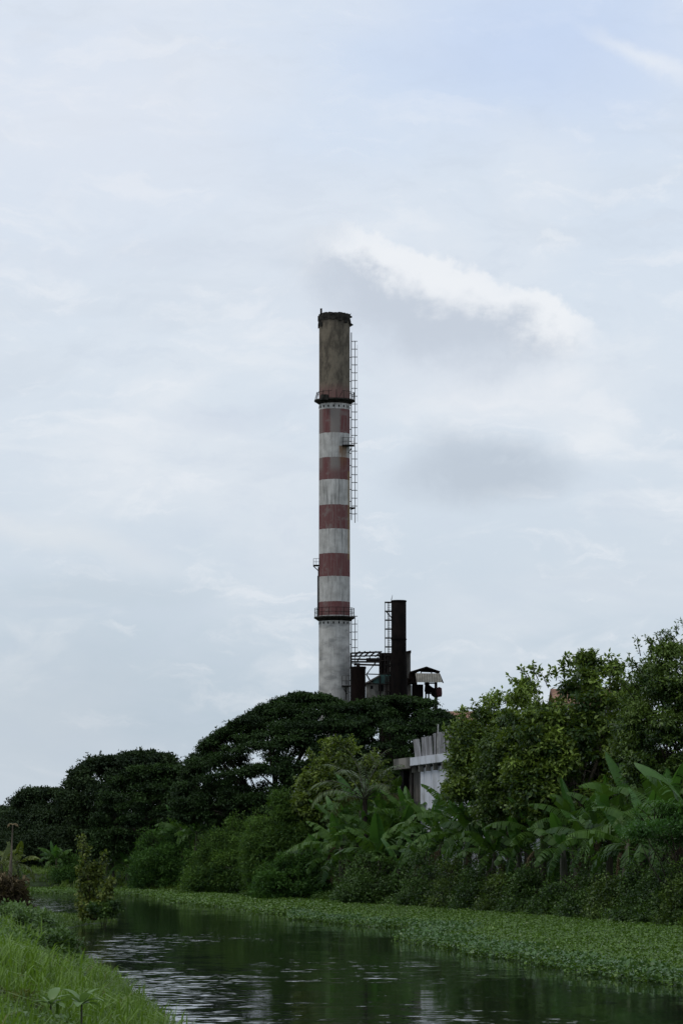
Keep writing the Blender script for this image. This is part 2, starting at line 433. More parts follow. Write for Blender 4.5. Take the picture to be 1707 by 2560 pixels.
def tree(name, label, top, bottom, d, ry, K, cr, flat, n, L, W, mat, trunk_px, tr=.2, group=None, cat='tree', holes=(), ctl=(.15,.6), up=.7,
         droop=.1, bark='bark', lo=-.45, seed=1, k=14, topbias=.55, fork=.35, rnd=.6, shell=.82, var=(.65,1.3), tvar=.35, twigs=0, tw=(.18,.1), rim=0):
    x = xat(trunk_px, d); z = h1(x, d)
    t = thing(name, (x, d, z), label, cat, group)
    C, R = outline_clumps(top, bottom, d, ry, K, cr, flat, holes=holes, topbias=topbias, shell=shell, var=var, rim=rim)
    ct = rng.uniform(ctl[0], ctl[1], len(C))
    zz = (C[:,2]-C[:,2].min())/(np.ptp(C[:,2])+.01); ct = ct*(.55+.45*zz)  # lower clumps tinted darker: mild crown shading put into the leaf colour
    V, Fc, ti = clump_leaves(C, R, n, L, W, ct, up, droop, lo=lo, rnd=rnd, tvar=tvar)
    arr_mesh('crown', V, [Fc], ti, mat, t)
    mb = MB(); limbs(mb, (x, d, z), C, tr, fork, k, seed); mb.build('trunk', M[bark], t, True)
    if twigs:
        rr = random.Random(seed); pts = []; tx = [p[0] for p in top]; ty = [p[1] for p in top]
        for i in range(twigs):
            px = rr.uniform(tx[0]+10, min(tx[-1], 1720)-10); py = float(np.interp(px, tx, ty)); sl = (float(np.interp(px+20, tx, ty))-float(np.interp(px-20, tx, ty)))/40
            ln = rr.uniform(4, 20); dx = max(-1, min(1, sl))*ln+rr.uniform(-6,6)
            pts.append((px-dx*1.5, py+30, px+dx, py-ln*.7))
        sprays(t, pts, d-ry*.2, 26, tw[0], tw[1], mat)
    return t

# big rain trees in front of the factory
GB = 'spreading rain trees on the far bank'
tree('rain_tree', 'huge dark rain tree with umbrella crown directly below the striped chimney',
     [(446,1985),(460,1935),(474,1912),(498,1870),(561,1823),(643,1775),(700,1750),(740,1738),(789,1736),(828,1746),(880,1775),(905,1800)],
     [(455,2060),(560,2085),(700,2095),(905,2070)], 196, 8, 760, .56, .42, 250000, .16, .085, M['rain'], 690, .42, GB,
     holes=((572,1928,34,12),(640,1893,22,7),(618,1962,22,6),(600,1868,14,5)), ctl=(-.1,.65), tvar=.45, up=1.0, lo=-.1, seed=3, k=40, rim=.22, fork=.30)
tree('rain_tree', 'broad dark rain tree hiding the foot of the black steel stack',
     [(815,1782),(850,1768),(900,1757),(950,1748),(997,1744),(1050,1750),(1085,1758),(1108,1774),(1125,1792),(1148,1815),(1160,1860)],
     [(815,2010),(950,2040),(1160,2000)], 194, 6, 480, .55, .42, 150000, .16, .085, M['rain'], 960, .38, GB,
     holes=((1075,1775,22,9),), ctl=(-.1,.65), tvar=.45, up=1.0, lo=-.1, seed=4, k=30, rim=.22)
# trees further down the river
GF = 'dark trees far down the river'
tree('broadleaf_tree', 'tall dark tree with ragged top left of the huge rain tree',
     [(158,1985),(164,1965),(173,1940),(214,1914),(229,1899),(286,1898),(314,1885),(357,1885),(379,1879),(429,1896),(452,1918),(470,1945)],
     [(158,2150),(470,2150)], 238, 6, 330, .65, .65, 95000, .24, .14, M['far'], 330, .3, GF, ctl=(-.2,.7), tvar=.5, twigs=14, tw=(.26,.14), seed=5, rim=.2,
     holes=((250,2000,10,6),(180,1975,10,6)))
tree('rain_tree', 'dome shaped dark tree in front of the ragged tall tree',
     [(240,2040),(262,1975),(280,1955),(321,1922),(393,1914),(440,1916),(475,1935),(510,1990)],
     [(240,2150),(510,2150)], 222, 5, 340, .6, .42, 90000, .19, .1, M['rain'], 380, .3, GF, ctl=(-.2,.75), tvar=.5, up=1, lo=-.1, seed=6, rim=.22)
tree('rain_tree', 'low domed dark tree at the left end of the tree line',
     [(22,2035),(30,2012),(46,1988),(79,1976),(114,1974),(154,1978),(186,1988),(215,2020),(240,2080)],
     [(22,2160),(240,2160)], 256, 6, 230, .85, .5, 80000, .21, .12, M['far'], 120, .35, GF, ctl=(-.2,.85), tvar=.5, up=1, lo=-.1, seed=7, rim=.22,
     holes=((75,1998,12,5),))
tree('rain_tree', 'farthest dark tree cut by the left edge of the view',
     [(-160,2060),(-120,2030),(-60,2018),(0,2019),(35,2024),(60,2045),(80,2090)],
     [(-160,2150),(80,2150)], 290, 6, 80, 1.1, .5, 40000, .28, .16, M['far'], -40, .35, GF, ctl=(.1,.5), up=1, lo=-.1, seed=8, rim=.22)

# distant wood closing the view under the crowns
def distant_wood():
    C = []; R = []
    for _ in range(560):
        x = rng.uniform(-75, 75); y = rng.uniform(262, 330); z = 2.3+rng.uniform(0, 4.2)
        C.append((x, y, z)); R.append((1.9, 1.9, 1.2))
    C = np.array(C); R = np.array(R)
    V, Fc, ti = clump_leaves(C, R, 90000, .42, .26, rng.uniform(0, .35, len(C)))
    tag(arr_mesh('distant_wood', V, [Fc], ti, M['far']), 'dark unbroken wood far behind the river trees', 'wood', kind='stuff')
distant_wood()

# undergrowth right under the rain trees, dark
def scat0(n, x0, x1, y0, y1, test):
    X = rng.uniform(x0, x1, n*12); Y = rng.uniform(y0, y1, n*12); k = test(X, Y); return X[k][:n], Y[k][:n]
def understorey(label, box, a, b, z0, z1, K, n, mat, r=1.1, L=.22, ctl=(0,.3)):
    X, Y = scat0(K, *box, lambda X, Y: (~inside(wet, X, Y)) & (dline(foot, X, Y) > a) & (dline(foot, X, Y) < b) & (dline(left_e, X, Y) > dline(foot, X, Y)))
    K = len(X); C = np.stack([X, Y, hgt(X, Y)+rng.uniform(z0, z1, K)], 1)
    R = np.tile(np.array([[r, r, r*.75]]), (K, 1))*rng.uniform(.7, 1.3, (K, 1))
    V, Fc, ti = clump_leaves(C, R, n, L, L*.55, rng.uniform(ctl[0], ctl[1], K))
    return tag(arr_mesh('undergrowth', V, [Fc], ti, mat), label, 'undergrowth', kind='stuff')
understorey('dark undergrowth massed below the rain trees', (-36,14,170,262), 25, 38, 0, 3.2, 380, 90000, M['far'], 1.2, .22)
understorey('dark thicket massed behind the banana plants', (-5,26,95,200), 8.5, 14, .0, 2.6, 380, 110000, M['vine'], .75, .15, (-.3,.25))

# trees on the right above the bananas
GR = 'broadleaf trees behind the banana plants'
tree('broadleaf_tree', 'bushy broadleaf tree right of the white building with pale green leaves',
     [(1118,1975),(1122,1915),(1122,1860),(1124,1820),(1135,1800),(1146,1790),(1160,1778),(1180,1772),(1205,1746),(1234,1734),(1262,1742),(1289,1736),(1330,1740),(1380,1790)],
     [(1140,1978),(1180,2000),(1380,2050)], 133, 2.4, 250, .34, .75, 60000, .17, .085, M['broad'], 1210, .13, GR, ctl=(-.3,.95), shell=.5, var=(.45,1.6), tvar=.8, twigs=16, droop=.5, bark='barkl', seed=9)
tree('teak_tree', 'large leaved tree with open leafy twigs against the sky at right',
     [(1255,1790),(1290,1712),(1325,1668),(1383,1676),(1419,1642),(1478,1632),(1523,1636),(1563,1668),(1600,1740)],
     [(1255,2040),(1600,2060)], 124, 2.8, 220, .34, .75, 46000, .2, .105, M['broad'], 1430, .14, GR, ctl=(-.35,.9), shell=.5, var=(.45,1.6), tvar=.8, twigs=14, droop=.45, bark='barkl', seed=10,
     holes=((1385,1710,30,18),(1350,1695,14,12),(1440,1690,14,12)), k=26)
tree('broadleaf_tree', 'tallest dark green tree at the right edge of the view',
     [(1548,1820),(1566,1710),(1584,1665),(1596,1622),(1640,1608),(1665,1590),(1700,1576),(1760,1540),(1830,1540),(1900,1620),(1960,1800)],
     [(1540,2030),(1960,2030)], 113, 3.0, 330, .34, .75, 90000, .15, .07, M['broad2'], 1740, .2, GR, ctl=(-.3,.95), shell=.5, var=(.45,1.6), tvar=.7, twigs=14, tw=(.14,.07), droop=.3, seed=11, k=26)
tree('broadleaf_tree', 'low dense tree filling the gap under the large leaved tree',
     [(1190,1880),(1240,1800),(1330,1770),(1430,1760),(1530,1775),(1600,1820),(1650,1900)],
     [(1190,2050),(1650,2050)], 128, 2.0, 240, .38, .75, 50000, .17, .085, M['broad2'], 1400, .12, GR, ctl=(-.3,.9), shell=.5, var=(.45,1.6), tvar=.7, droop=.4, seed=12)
T_ = {o['label'][:12]: o for o in COL.objects if o.get('label') and o.parent is None}
sprays(T_['large leaved'], [(1300,1720,1270,1690),(1320,1700,1300,1668),(1410,1690,1400,1655),(1420,1670,1412,1640),(1345,1700,1322,1660),(1370,1720,1345,1672),(1440,1680,1416,1636),(1450,1680,1450,1638),(1480,1670,1480,1630),(1500,1670,1524,1634),
     (1540,1690,1556,1664),(1300,1730,1292,1700),(1390,1700,1388,1680)], 123.5, 26, .2, .12, M['broad'])
sprays(T_['tallest dark'], [(1600,1640,1590,1598),(1630,1620,1612,1590),(1650,1620,1640,1590),(1680,1600,1655,1575),(1690,1590,1690,1560),(1580,1680,1572,1640),
     (1690,1600,1672,1588)], 112, 30, .13, .06, M['broad2'])
sprays(T_['bushy broadl'], [(1160,1800,1150,1772),(1156,1806,1140,1782),(1215,1770,1204,1742),(1236,1755,1238,1728),(1262,1760,1264,1734),(1135,1860,1112,1838),(1145,1900,1118,1886),
     (1130,1835,1110,1818)], 131, 26, .18, .1, M['broad'])

tree('broadleaf_tree', 'yellow green tree standing before the dark rain trees beside the palm',
     [(742,1960),(750,1930),(762,1905),(799,1880),(818,1853),(845,1850),(871,1843),(886,1870),(915,1880),(940,1895),(968,1925),(975,1960)],
     [(735,2060),(985,2070)], 166, 2.0, 150, .36, .75, 26000, .22, .12, M['yellow'], 850, .12, 'trees on the right bank', ctl=(-.2,.95), shell=.5, var=(.45,1.5), tvar=.8, twigs=12, droop=.5, seed=13)

# feathery bushes at the foot of the bank
GS = 'feathery bushes along the foot of the bank'
def bush(label, top, bot, d, ry, K, n, mat, trunk, cr=.42, L=.2, W=.05, ctl=(.05,.75), seed=1, name='feathery_bush', fork=.15, flat=.75):
    return tree(name, label, top, bot, d, ry, K, cr, flat, n, L, W, mat, trunk, .08, GS, 'bush', ctl=ctl, up=.35, droop=.15, seed=seed, k=10, fork=fork, rnd=1.0, shell=.55, var=(.5,1.7), tvar=.6, twigs=22, tw=(.16,.045))
bush('broad feathery green bush over the water plants below the domed tree',
     [(330,2175),(336,2120),(368,2084),(421,2066),(470,2072),(500,2082),(525,2120)], [(330,2215),(400,2228),(525,2238)], 211, 2.6, 190, 42000, M['feather'], 430, seed=21)
bush('rounded feathery bush between two taller feathery bushes',
     [(462,2200),(474,2160),(513,2100),(566,2052),(620,2030),(660,2050),(690,2110)], [(462,2232),(560,2243),(690,2252)], 186, 2.4, 230, 50000, M['feather2'], 580, seed=22)
bush('tallest feathery bush with pale top left of the banana plants',
     [(610,2080),(648,2018),(692,1990),(731,1982),(789,2002),(842,2018),(860,2060)], [(610,2250),(860,2262)], 168, 2.4, 270, 62000, M['feather2'], 740, seed=23)
bush('dark feathery bush low at the waterside before the tallest feathery bush',
     [(640,2215),(670,2165),(710,2140),(760,2130),(800,2170),(820,2220)], [(640,2252),(820,2262)], 158, 1.2, 50, 20000, M['feather'], 730, cr=.45, seed=24)
bush('small round bush on the far grassy bank behind the sapling',
     [(138,2185),(150,2150),(175,2138),(200,2145),(212,2185)], [(138,2195),(212,2200)], 224, 1.4, 26, 9000, M['feather'], 175, cr=.6, seed=25)
bush('bright green ferny shrub before the rightmost banana plants',
     [(1575,2075),(1600,2035),(1640,2015),(1690,2020),(1740,2030),(1790,2070)], [(1575,2085),(1690,2110),(1790,2100)], 99, 1.2, 46, 12000, M['bananay'], 1690, cr=.34, L=.12, W=.045, ctl=(-.3,.5), seed=26, flat=.4)
bush('dense dark bush hanging over the bank between feathery bush and bananas',
     [(850,2230),(870,2165),(920,2140),(980,2150),(1030,2190),(1050,2240)], [(850,2262),(1050,2272)], 146, 1.6, 60, 20000, M['vine'], 950, cr=.42, L=.12, W=.06, seed=27)

GK = 'leafy shrubs on the slope of the right bank'
for (px, py, hw, off, lab, mt, sd_) in (
  (895,2160,50,1.5,'dark leafy shrub beside the small pale banana plant','vine',31),
  (1065,2120,60,2.0,'leafy shrub on the slope under the white building','vine',32),
  (1130,2150,50,2.4,'leafy shrub with paler tips right of the white building shrub','broad2',33),
  (1195,2125,52,2.4,'low shrub at the foot of the short banana plant','vine',34),
  (1250,2175,45,2.6,'shrub below the erect leaved banana plant','broad2',35),
  (1315,2165,52,2.6,'low creeper covered shrub beneath the long drooping leaves','vine',36),
  (1395,2200,60,3.0,'wide low shrub on the bare part of the slope','vine',37),
  (1460,2140,50,3.2,'shrub in the dark gap between two large banana plants','vine',38),
  (1525,2185,55,3.2,'shrub in front of the largest banana plant on its left','broad2',39),
  (1595,2160,50,3.0,'shrub straight below the largest banana plant','vine',40),
  (1655,2120,55,3.2,'shrub below the ferny shrub','vine',41),
  (1720,2150,60,3.4,'shrub at the right edge above the water plants','broad2',42)):
    dd = dfoot(px)+off; yb = float(np.interp(px, fpx, [2227,2229,2231,2234,2238,2247,2254,2264,2273,2284,2295,2311,2328]))-2
    tree('bank_shrub', lab, [(px-hw*1.2,yb-20),(px-hw,(py+yb)/2),(px-hw*.5,py+12),(px,py),(px+hw*.55,py+10),(px+hw,(py+yb)/2),(px+hw*1.2,yb-18)], [(px-hw*1.2,yb),(px+hw*1.2,yb)],
         dd, 1.3, 70, .3*random.uniform(.8,1.2), .8, 12000, .11, .055, M[mt], px, .05, GK, 'shrub', ctl=(-.3,.75), shell=.4, var=(.4,1.7), twigs=5, tw=(.13,.06), tvar=.7, seed=sd_, k=8, fork=.15, rnd=.9)

# ------------------------------------------------------------------ banana plants
def leaf_blade(mb_v, mb_f, mb_t, base, az, el, L, W, droop, rr, nseg=26, torn=.5, tint=.5):
    p = Vector(base); pts = [p.copy()]; dirs = []
    e = el; stepL = L/nseg
    a = az
    for i in range(nseg):
        dvec = Vector((math.cos(a)*math.cos(e), math.sin(a)*math.cos(e), math.sin(e)))
        p = p+dvec*stepL; pts.append(p.copy()); dirs.append(dvec)
        e -= droop*(.4+1.2*i/nseg)/nseg; e = max(e, -1.45)
    dirs.append(dirs[-1])
    side0 = Vector((-math.sin(az), math.cos(az), 0))
    def halfw(t):
        if t < .12: return W*.03
        u = (t-.12)/.88
        return W*.5*(math.sin(PI*min(1, u**.75*.97+.03))**.55) if u < 1 else W*.02
    for sgn in (-1, 1):
        i = 2; skip = 0
        hang = rr.uniform(.1, .5)
        while i < nseg:
            if rr.random() < torn: hang = min(1.35, max(-.1, rr.gauss(.55, .35)))
            run = 1
            t0, t1 = i/nseg, (i+run)/nseg
            gap = rr.uniform(.15,.6) if rr.random() < torn else 0
            w0, w1 = halfw(t0), halfw(t1)
            n0 = side0.cross(dirs[i]).normalized()
            if n0.z < 0: n0 = -n0
            sweep = dirs[i]*.35
            out = (side0*sgn*math.cos(hang)-n0*math.sin(hang)+sweep*.6)
            a0 = pts[i].lerp(pts[i+1], gap*.5); a1 = pts[i+1].lerp(pts[i], gap*.5)
            b = len(mb_v)
            m0 = a0+out*w0*.5; m1 = a1+out*w1*.5
            out2 = out-Vector((0,0,.35)); 
            e0 = m0+out2*w0*.5; e1 = m1+out2*w1*.5
            mb_v += [a0, a1, m1, m0, e1, e0]
            mb_f += [(b, b+1, b+2, b+3), (b+3, b+2, b+4, b+5)]
            tt = tint+rr.uniform(-.12,.12)
            mb_t += [tt, tt-.08]; i += 1
    # midrib
    k = 4; b = len(mb_v)
    for i, q in enumerate(pts):
        r = .022*(1-.85*i/nseg)
        n0 = side0.cross(dirs[i]).normalized()
        for (u, w) in ((1,0),(0,1),(-1,0),(0,-1)): mb_v.append(q+side0*u*r+n0*w*r)
    for i in range(nseg):
        for j in range(4):
            mb_f.append((b+i*4+j, b+i*4+(j+1)%4, b+(i+1)*4+(j+1)%4, b+(i+1)*4+j)); mb_t.append(min(1, tint+.35))
def mk_leaf(name, mat, parent, **kw):
    v, f, t = [], [], []; leaf_blade(v, f, t, **kw)
    V = np.array([tuple(x) for x in v]); f4 = np.array(f)
    return arr_mesh(name, V, [f4], np.array(t), mat, parent)

def banana(seed, H=2.2, nl=9, LL=2.3, WW=.55, dead=5, young=True):
    rr = random.Random(seed)
    root = bpy.data.objects.new('banana_plant', None); COL.objects.link(root)
    mb = MB(); bend = rr.uniform(-.15,.15)
    mb.tube([(0,0,-.4),(bend*.3,0,H*.4),(bend,0,H*.8),(bend*1.2,0,H*1.05)], [.15,.13,.10,.06], 9)
    mb.build('stem', M['bstem'], root, True)
    top = (bend*1.2, 0, H)
    for i in range(nl):
        az = i*2.4+rr.uniform(-.4,.4); age = i/nl
        el = 1.38-age*1.45+rr.uniform(-.12,.12)
        L = LL*rr.uniform(.8,1.1)*(.85+.25*math.sin(PI*age)); 
        isy = young and i < 2
        mk_leaf('leaf', M['bananay'] if isy else M['banana'], root, base=top, az=az, el=el, L=L, W=WW*rr.uniform(1.0,1.3), droop=.5+1.7*age+rr.uniform(-.2,.4), rr=rr,
                torn=.15 if isy else .3+.45*age, tint=rr.uniform(.25,.8))
    for i in range(2):
        mk_leaf('leaf', M['banana'], root, base=(bend, 0, H*.93), az=rr.uniform(0,6.28), el=rr.uniform(-.3,.2), L=LL*.85, W=WW*.9, droop=1.9, rr=rr, torn=.8, tint=rr.uniform(.0,.4))
    for i in range(dead):
        o = mk_leaf('dead_leaf', M['dead'], root, base=(bend, 0, H*.85), az=rr.uniform(0,6.28), el=-.2, L=LL*.6, W=WW*.5, droop=2.6, rr=rr, torn=.9, tint=.2)
    return root
def copy_tree(o, parent=None):
    c = o.copy(); COL.objects.link(c); c.parent = parent
    for ch in list(o.children): copy_tree(ch, c)
    return c
protos = [banana(1, 2.0, 13, 2.3, .62), banana(2, 2.3, 11, 2.7, .66, 4), banana(3, 1.6, 12, 2.0, .55, 5), banana(4, 2.6, 14, 2.5, .62, 5),
          banana(6, 1.2, 8, 1.6, .42, 0), banana(9, 2.0, 12, 2.5, .62, 4)]
used = [False]*len(protos)
GBAN = 'banana plants along the right bank'
# crown px, crown py, depth, proto, rotation, scale, label
sml = 'small young banana plant tucked between larger banana plants on the right bank'
bspots = [
 (1560,2110,0,4,0.3,1.3,sml),
 (1410,2120,0,4,1.9,1.2,sml),
 (1230,2130,0,2,2.9,0.8,sml),
 (1170,2095,0,4,4.2,1.3,sml),
 (1060,2120,0,2,0.9,0.85,sml),
 (1000,2060,0,4,5.1,1.5,sml),
 (925,2085,0,2,2.2,0.9,sml),
 (860,2140,0,4,3.9,1.3,sml),
 (1320,2050,0,2,5.5,0.95,sml),
 (1480,2100,0,2,1.0,0.9,sml),
 (1640,2090,0,4,2.4,1.3,sml),
 (990,2150,0,4,0.2,1.1,sml),

 (1598,2050,100,1,.5,1.0,'largest banana plant with upright leaves at the right'),
 (1520,2060,102,0,2.2,.95,'banana plant just left of the largest upright one'),
 (1356,2090,104,3,1.1,.95,'banana plant with long drooping leaves centred over the sloping bank'),
 (1275,2035,110,5,4.0,1.0,'banana plant with tall erect leaves beside the bushy broadleaf tree'),
 (1440,2060,109,2,3.2,1.1,'banana plant half hidden behind its drooping neighbours'),
 (1660,2040,106,5,5.4,.9,'banana plant behind the ferny shrub at the right edge'),
 (1745,2060,98,3,.2,.95,'banana plant cut by the right edge of the view'),
 (1145,2035,118,3,2.9,.95,'banana plant with spread leaves right below the white building'),
 (1205,2085,113,2,.9,1.0,'short banana plant low between two large ones'),
 (1080,2050,122,0,5.0,.95,'banana plant before the white wall'),
 (1025,2030,127,5,1.9,.9,'banana plant under the left corner of the white building'),
 (975,2010,132,1,3.7,.85,'banana plant with upright pale leaves beneath the palm'),
 (1036,2110,120,4,.4,1.15,'young banana plant with a bright rolled leaf'),
 (968,2080,126,3,5.6,.85,'banana plant leaning over the waterside thicket'),
 (905,2030,136,0,.8,.9,'banana plant at the foot of the palm'),
 (857,2085,138,5,2.5,.8,'banana plant beside the tallest feathery bush'),
 (948,2150,129,2,4.4,1.05,'banana plant low on the bank with hanging leaves'),
 (823,2145,142,2,1.5,.95,'banana plant at the edge of the feathery bushes'),
 (779,2195,144,4,3.3,1.15,'small pale banana plant nearest the floating plants'),
 (1300,2120,106,4,2.0,1.2,'small banana plant below the long drooping leaves'),
 (890,2110,134,1,5.2,.8,'banana plant in the middle of the left clump'),
 (1100,2090,119,5,3.5,.85,'banana plant in the dark hollow of the bank'),
 (455,2075,196,0,1.0,.95,'distant banana plant with pale upright leaves above the feathery bush'),
 (490,2085,192,2,4.1,1.0,'distant banana plant over the gap between feathery bushes'),
 (285,2165,214,2,.3,.9,'distant banana plant above the far grassy bank'),
 (320,2175,206,4,1.8,1.3,'small distant banana plant at the edge of the far grass'),
 (140,2150,226,2,2.6,.9,'distant banana plant near the left end of the far bank'),
]
Hs = [2.0,2.3,1.6,2.6,1.2,2.0]
for (px, py, d, pi, rz, sc, lab) in bspots:
    d = dfoot(px)+5.0+max(0, (2130-py))*.06
    if px > 700: sc *= random.uniform(1.05, 1.38)*(.82 if 1010 < px < 1160 else 1); py += 6+(18 if 1010 < px < 1160 else 24 if 940 < px <= 1010 else 0)
    o = protos[pi] if not used[pi] else copy_tree(protos[pi]); used[pi] = True
    c = at(px, py, d)
    o.location = (c.x, d, c.z-Hs[pi]*sc)
    g = h1(c.x, d)
    # let the stem reach the soil
    if o.location.z > g+.1:
        k = (c.z-g)/(Hs[pi]*sc); o.location.z = g
        sc_z = 1
        for ch in o.children:
            if ch.name.startswith('stem'):
                ch.scale = (1, 1, k)
            else: ch.location.z = (c.z-g)/sc-Hs[pi]
    o.rotation_euler.z = rz; o.scale = (sc, sc, sc)
    tag(o, lab, 'banana plant', GBAN if px > 700 else 'distant banana plants')

# left waterside bananas
for (pi, px, py, d, rz, sc, lab) in (
  (2, 8, 2165, 97, .7, .5, 'small yellowing banana plant behind the dry brown heap at the left'),
  (4, 48, 2160, 97.5, 2.7, .68, 'young banana plant with drooping yellow leaves beside the bare dead stem')):
    o = copy_tree(protos[pi]); c = at(px, py, d); g = h1(c.x, d)
    o.location = (c.x, d, g); o.rotation_euler.z = rz; o.scale = (sc, sc, sc)
    for ch_ in o.children:
        ch_.location.z = 0; ch_.scale = (1,1,1)
        if ch_.name.startswith('stem'): ch_.scale = (1, 1, (c.z-g)/(Hs[pi]*sc))
        else: ch_.location.z = (c.z-g)/sc-Hs[pi]
        if ch_.name.startswith('leaf') and ch_.data.users > 1:
            ch_.data = ch_.data.copy(); ch_.data.materials[0] = M['sap']
    tag(o, lab, 'banana plant', 'banana plants at the left waterside')

# ------------------------------------------------------------------ coconut palm
def palm():
    d = 152; c = at(912, 2000, d); g = h1(c.x, d)
    t = thing('coconut_palm', (c.x, d, g), 'young coconut palm with feathery upright fronds above the banana plants', 'palm tree')
    mb = MB(); mb.tube([(c.x,d,g-.3),(c.x,d,(g+c.z)/2),(c.x,d,c.z)], [.17,.13,.12], 10); mb.build('trunk', M['bark'], t, True)
    rr = random.Random(4)
    for i in range(15):
        az = i*2.4; age = i/15; el = 1.45-age*1.3; L = rr.uniform(2.8, 3.5)
        p = Vector((c.x, d, c.z)); e = el; n = 34; P = []; T = []; N = []; LL = []
        rib = [p.copy()]
        for k in range(n):
            dv = Vector((math.cos(az)*math.cos(e), math.sin(az)*math.cos(e), math.sin(e))); p = p+dv*L/n; rib.append(p.copy())
            e -= (1.1+.8*age)*(k/n)*2/n
            if k > 3:
                side = Vector((-math.sin(az), math.cos(az), 0))
                for s in (-1, 1):
                    for _ in range(2):
                        P.append(tuple(p+dv*rr.uniform(0,.1))); T.append(tuple(side*s*.8+dv*.6+Vector((0,0,-.35+rr.uniform(-.2,.2)))))
                        N.append((0,0,1)); LL.append(.8*math.sin(PI*(.15+.8*k/n))*rr.uniform(.8,1.1))
        v, f, ti = leaf_cards(np.array(P), np.array(T), np.array(N), np.array(LL), .04, rng.uniform(.2,.8,len(P)))
        fr = arr_mesh('frond', v, [f], ti, M['palm'] if i < 13 else M['dead'], t)
        m2 = MB(); m2.tube(rib, [.03*(1-.8*k/len(rib)) for k in range(len(rib))], 5); m2.build('midrib', M['bstem'], t).parent = fr
        m = [o for o in fr.children][0]; m.location = (0,0,0)
palm()

# ------------------------------------------------------------------ low vegetation (uncountable)
def blades(P, L, W, lean, az, tint):
    n = len(P); D = np.stack([np.cos(az), np.sin(az), np.zeros(n)], 1); Sd = np.stack([-np.sin(az+rng.normal(0,.6,n)), np.cos(az), np.zeros(n)], 1); Sd = nrm(Sd)
    L = L[:,None]; W = W[:,None]; lean = lean[:,None]
    Z = np.array([[0,0,1.0]])
    lv = [0,.35,.7,1.0]; V = np.empty((n,7,3))
    for i, t in enumerate(lv[:3]):
        c = P+Z*L*(t-lean*.35*t*t*t)+D*L*lean*t*t*.8; w = W*(1-.55*t*t)*.5
        V[:,2*i] = c-Sd*w; V[:,2*i+1] = c+Sd*w
    t = 1.0; V[:,6] = P+Z*L*(t-lean*.55)+D*L*lean*.9
    b = np.arange(n)[:,None]*7
    q1 = b+np.array([[0,1,3,2]]); q2 = b+np.array([[2,3,5,4]]); t3 = b+np.array([[4,5,6]])
    return V.reshape(-1,3), [np.concatenate([q1,q2]), t3], np.concatenate([tint, tint, tint])
def scatter(n, x0, x1, y0, y1, test):
    X = rng.uniform(x0, x1, n*4); Y = rng.uniform(y0, y1, n*4); k = test(X, Y); return X[k][:n], Y[k][:n]
def leftland(X, Y):
    dl = dline(left_e, X, Y); return (~inside(wet, X, Y)) & (dl < dline(foot, X, Y)) & (dl > .05+.3*np.abs(wob(X*3, Y*2, 1)))
def rightland(X, Y): return (~inside(wet, X, Y)) & (dline(left_e, X, Y) > dline(foot, X, Y))
def grass_patch(name, label, n, box, test, L, W, mat, tint=(0,1), zoff=0.0, freq=.7, tuft=14, spread=.09):
    nt_ = n//tuft; X0, Y0 = scatter(nt_, *box, test); nt_ = len(X0)
    pt = .5+.5*wob(X0*1.3, Y0*.8, freq); h0 = (.3+.95*pt)*rng.uniform(.55,1.25,nt_); t0 = rng.random(nt_); a0 = rng.uniform(0,2*PI,nt_)
    idx = np.repeat(np.arange(nt_), tuft); m = len(idx)
    X = X0[idx]+rng.normal(0,spread,m); Y = Y0[idx]+rng.normal(0,spread*1.3,m); Z = hgt(X0, Y0)[idx]+zoff
    Ls = rng.uniform(L[0], L[1], m)*h0[idx]
    ti = tint[0]+(tint[1]-tint[0])*(-.1+.55*pt[idx]+.4*t0[idx]+.3*rng.random(m))
    V, Fs, t = blades(np.stack([X,Y,Z],1), Ls, rng.uniform(W[0],W[1],m), rng.uniform(.1,1.25,m), a0[idx]+rng.normal(0,.9,m), ti)
    return tag(arr_mesh(name, V, Fs, t, mat), label, 'grass', kind='stuff')
grass_patch('tall_grass', 'bright green tall grass covering the near left bank', 60000, (-4.6,-.8,17,48), leftland, (.2,.62), (.010,.026), M['grass'])
grass_patch('tall_grass', 'green grass further along the left bank', 60000, (-11,-2,44,92), leftland, (.12,.5), (.014,.032), M['grass'], (-.2,.85))
grass_patch('dry_grass', 'scattered dry straw coloured stalks in the left bank grass', 2600, (-9,-.8,18,85), leftland, (.3,.7), (.006,.014), M['dead'], (.3,1.1), tuft=4)
grass_patch('waterside_grass', 'darker grass on the little point under the sapling', 30000, (-16,-7,86,124), leftland, (.10,.32), (.018,.035), M['grassd'], (0,.9))
grass_patch('far_grass', 'soft green grass on the far sloping bank', 60000, (-42,-8,198,262), rightland, (.3,.6), (.03,.06), M['grassd'], (.5,1.5))

def ground_leaves(name, label, n, box, test, L, W, mat, h=(0,.2), tint=(0,1), up=1.2, cat='ground cover', freq=1.0, lumps=0, zfix=None):
    X, Y = scatter(n, *box, test); m = len(X)
    Z = hgt(X, Y) if zfix is None else np.full(m, zfix)
    lump = .5+.5*wob(X, Y, freq)
    Z = Z+rng.uniform(h[0], h[1], m)*(.4+.8*lump)+lumps*np.maximum(0, lump-.3)*rng.random(m)**.4*np.where(dline(foot, X, Y) > 1.2, 1, .35)
    N = nrm(rng.normal(size=(m,3))*.45+np.array([0,0,up])); T = nrm(rng.normal(size=(m,3))*np.array([1,1,.35]))
    LL = rng.uniform(L*.6, L*1.3, m)
    ti = tint[0]+(tint[1]-tint[0])*(.2+.35*lump+.45*rng.random(m))
    V, Fc, t = leaf_cards(np.stack([X,Y,Z],1), T, N, LL, LL*W/L, ti, .2)
    return tag(arr_mesh(name, V, [Fc], t, mat), label, cat, kind='stuff')
hyp = edge_r + [(8.5,40),(11,25),(13,0),(28,0),(24,40),(19,60),(14,80)] + [p for p in foot[2:-5]][::-1]
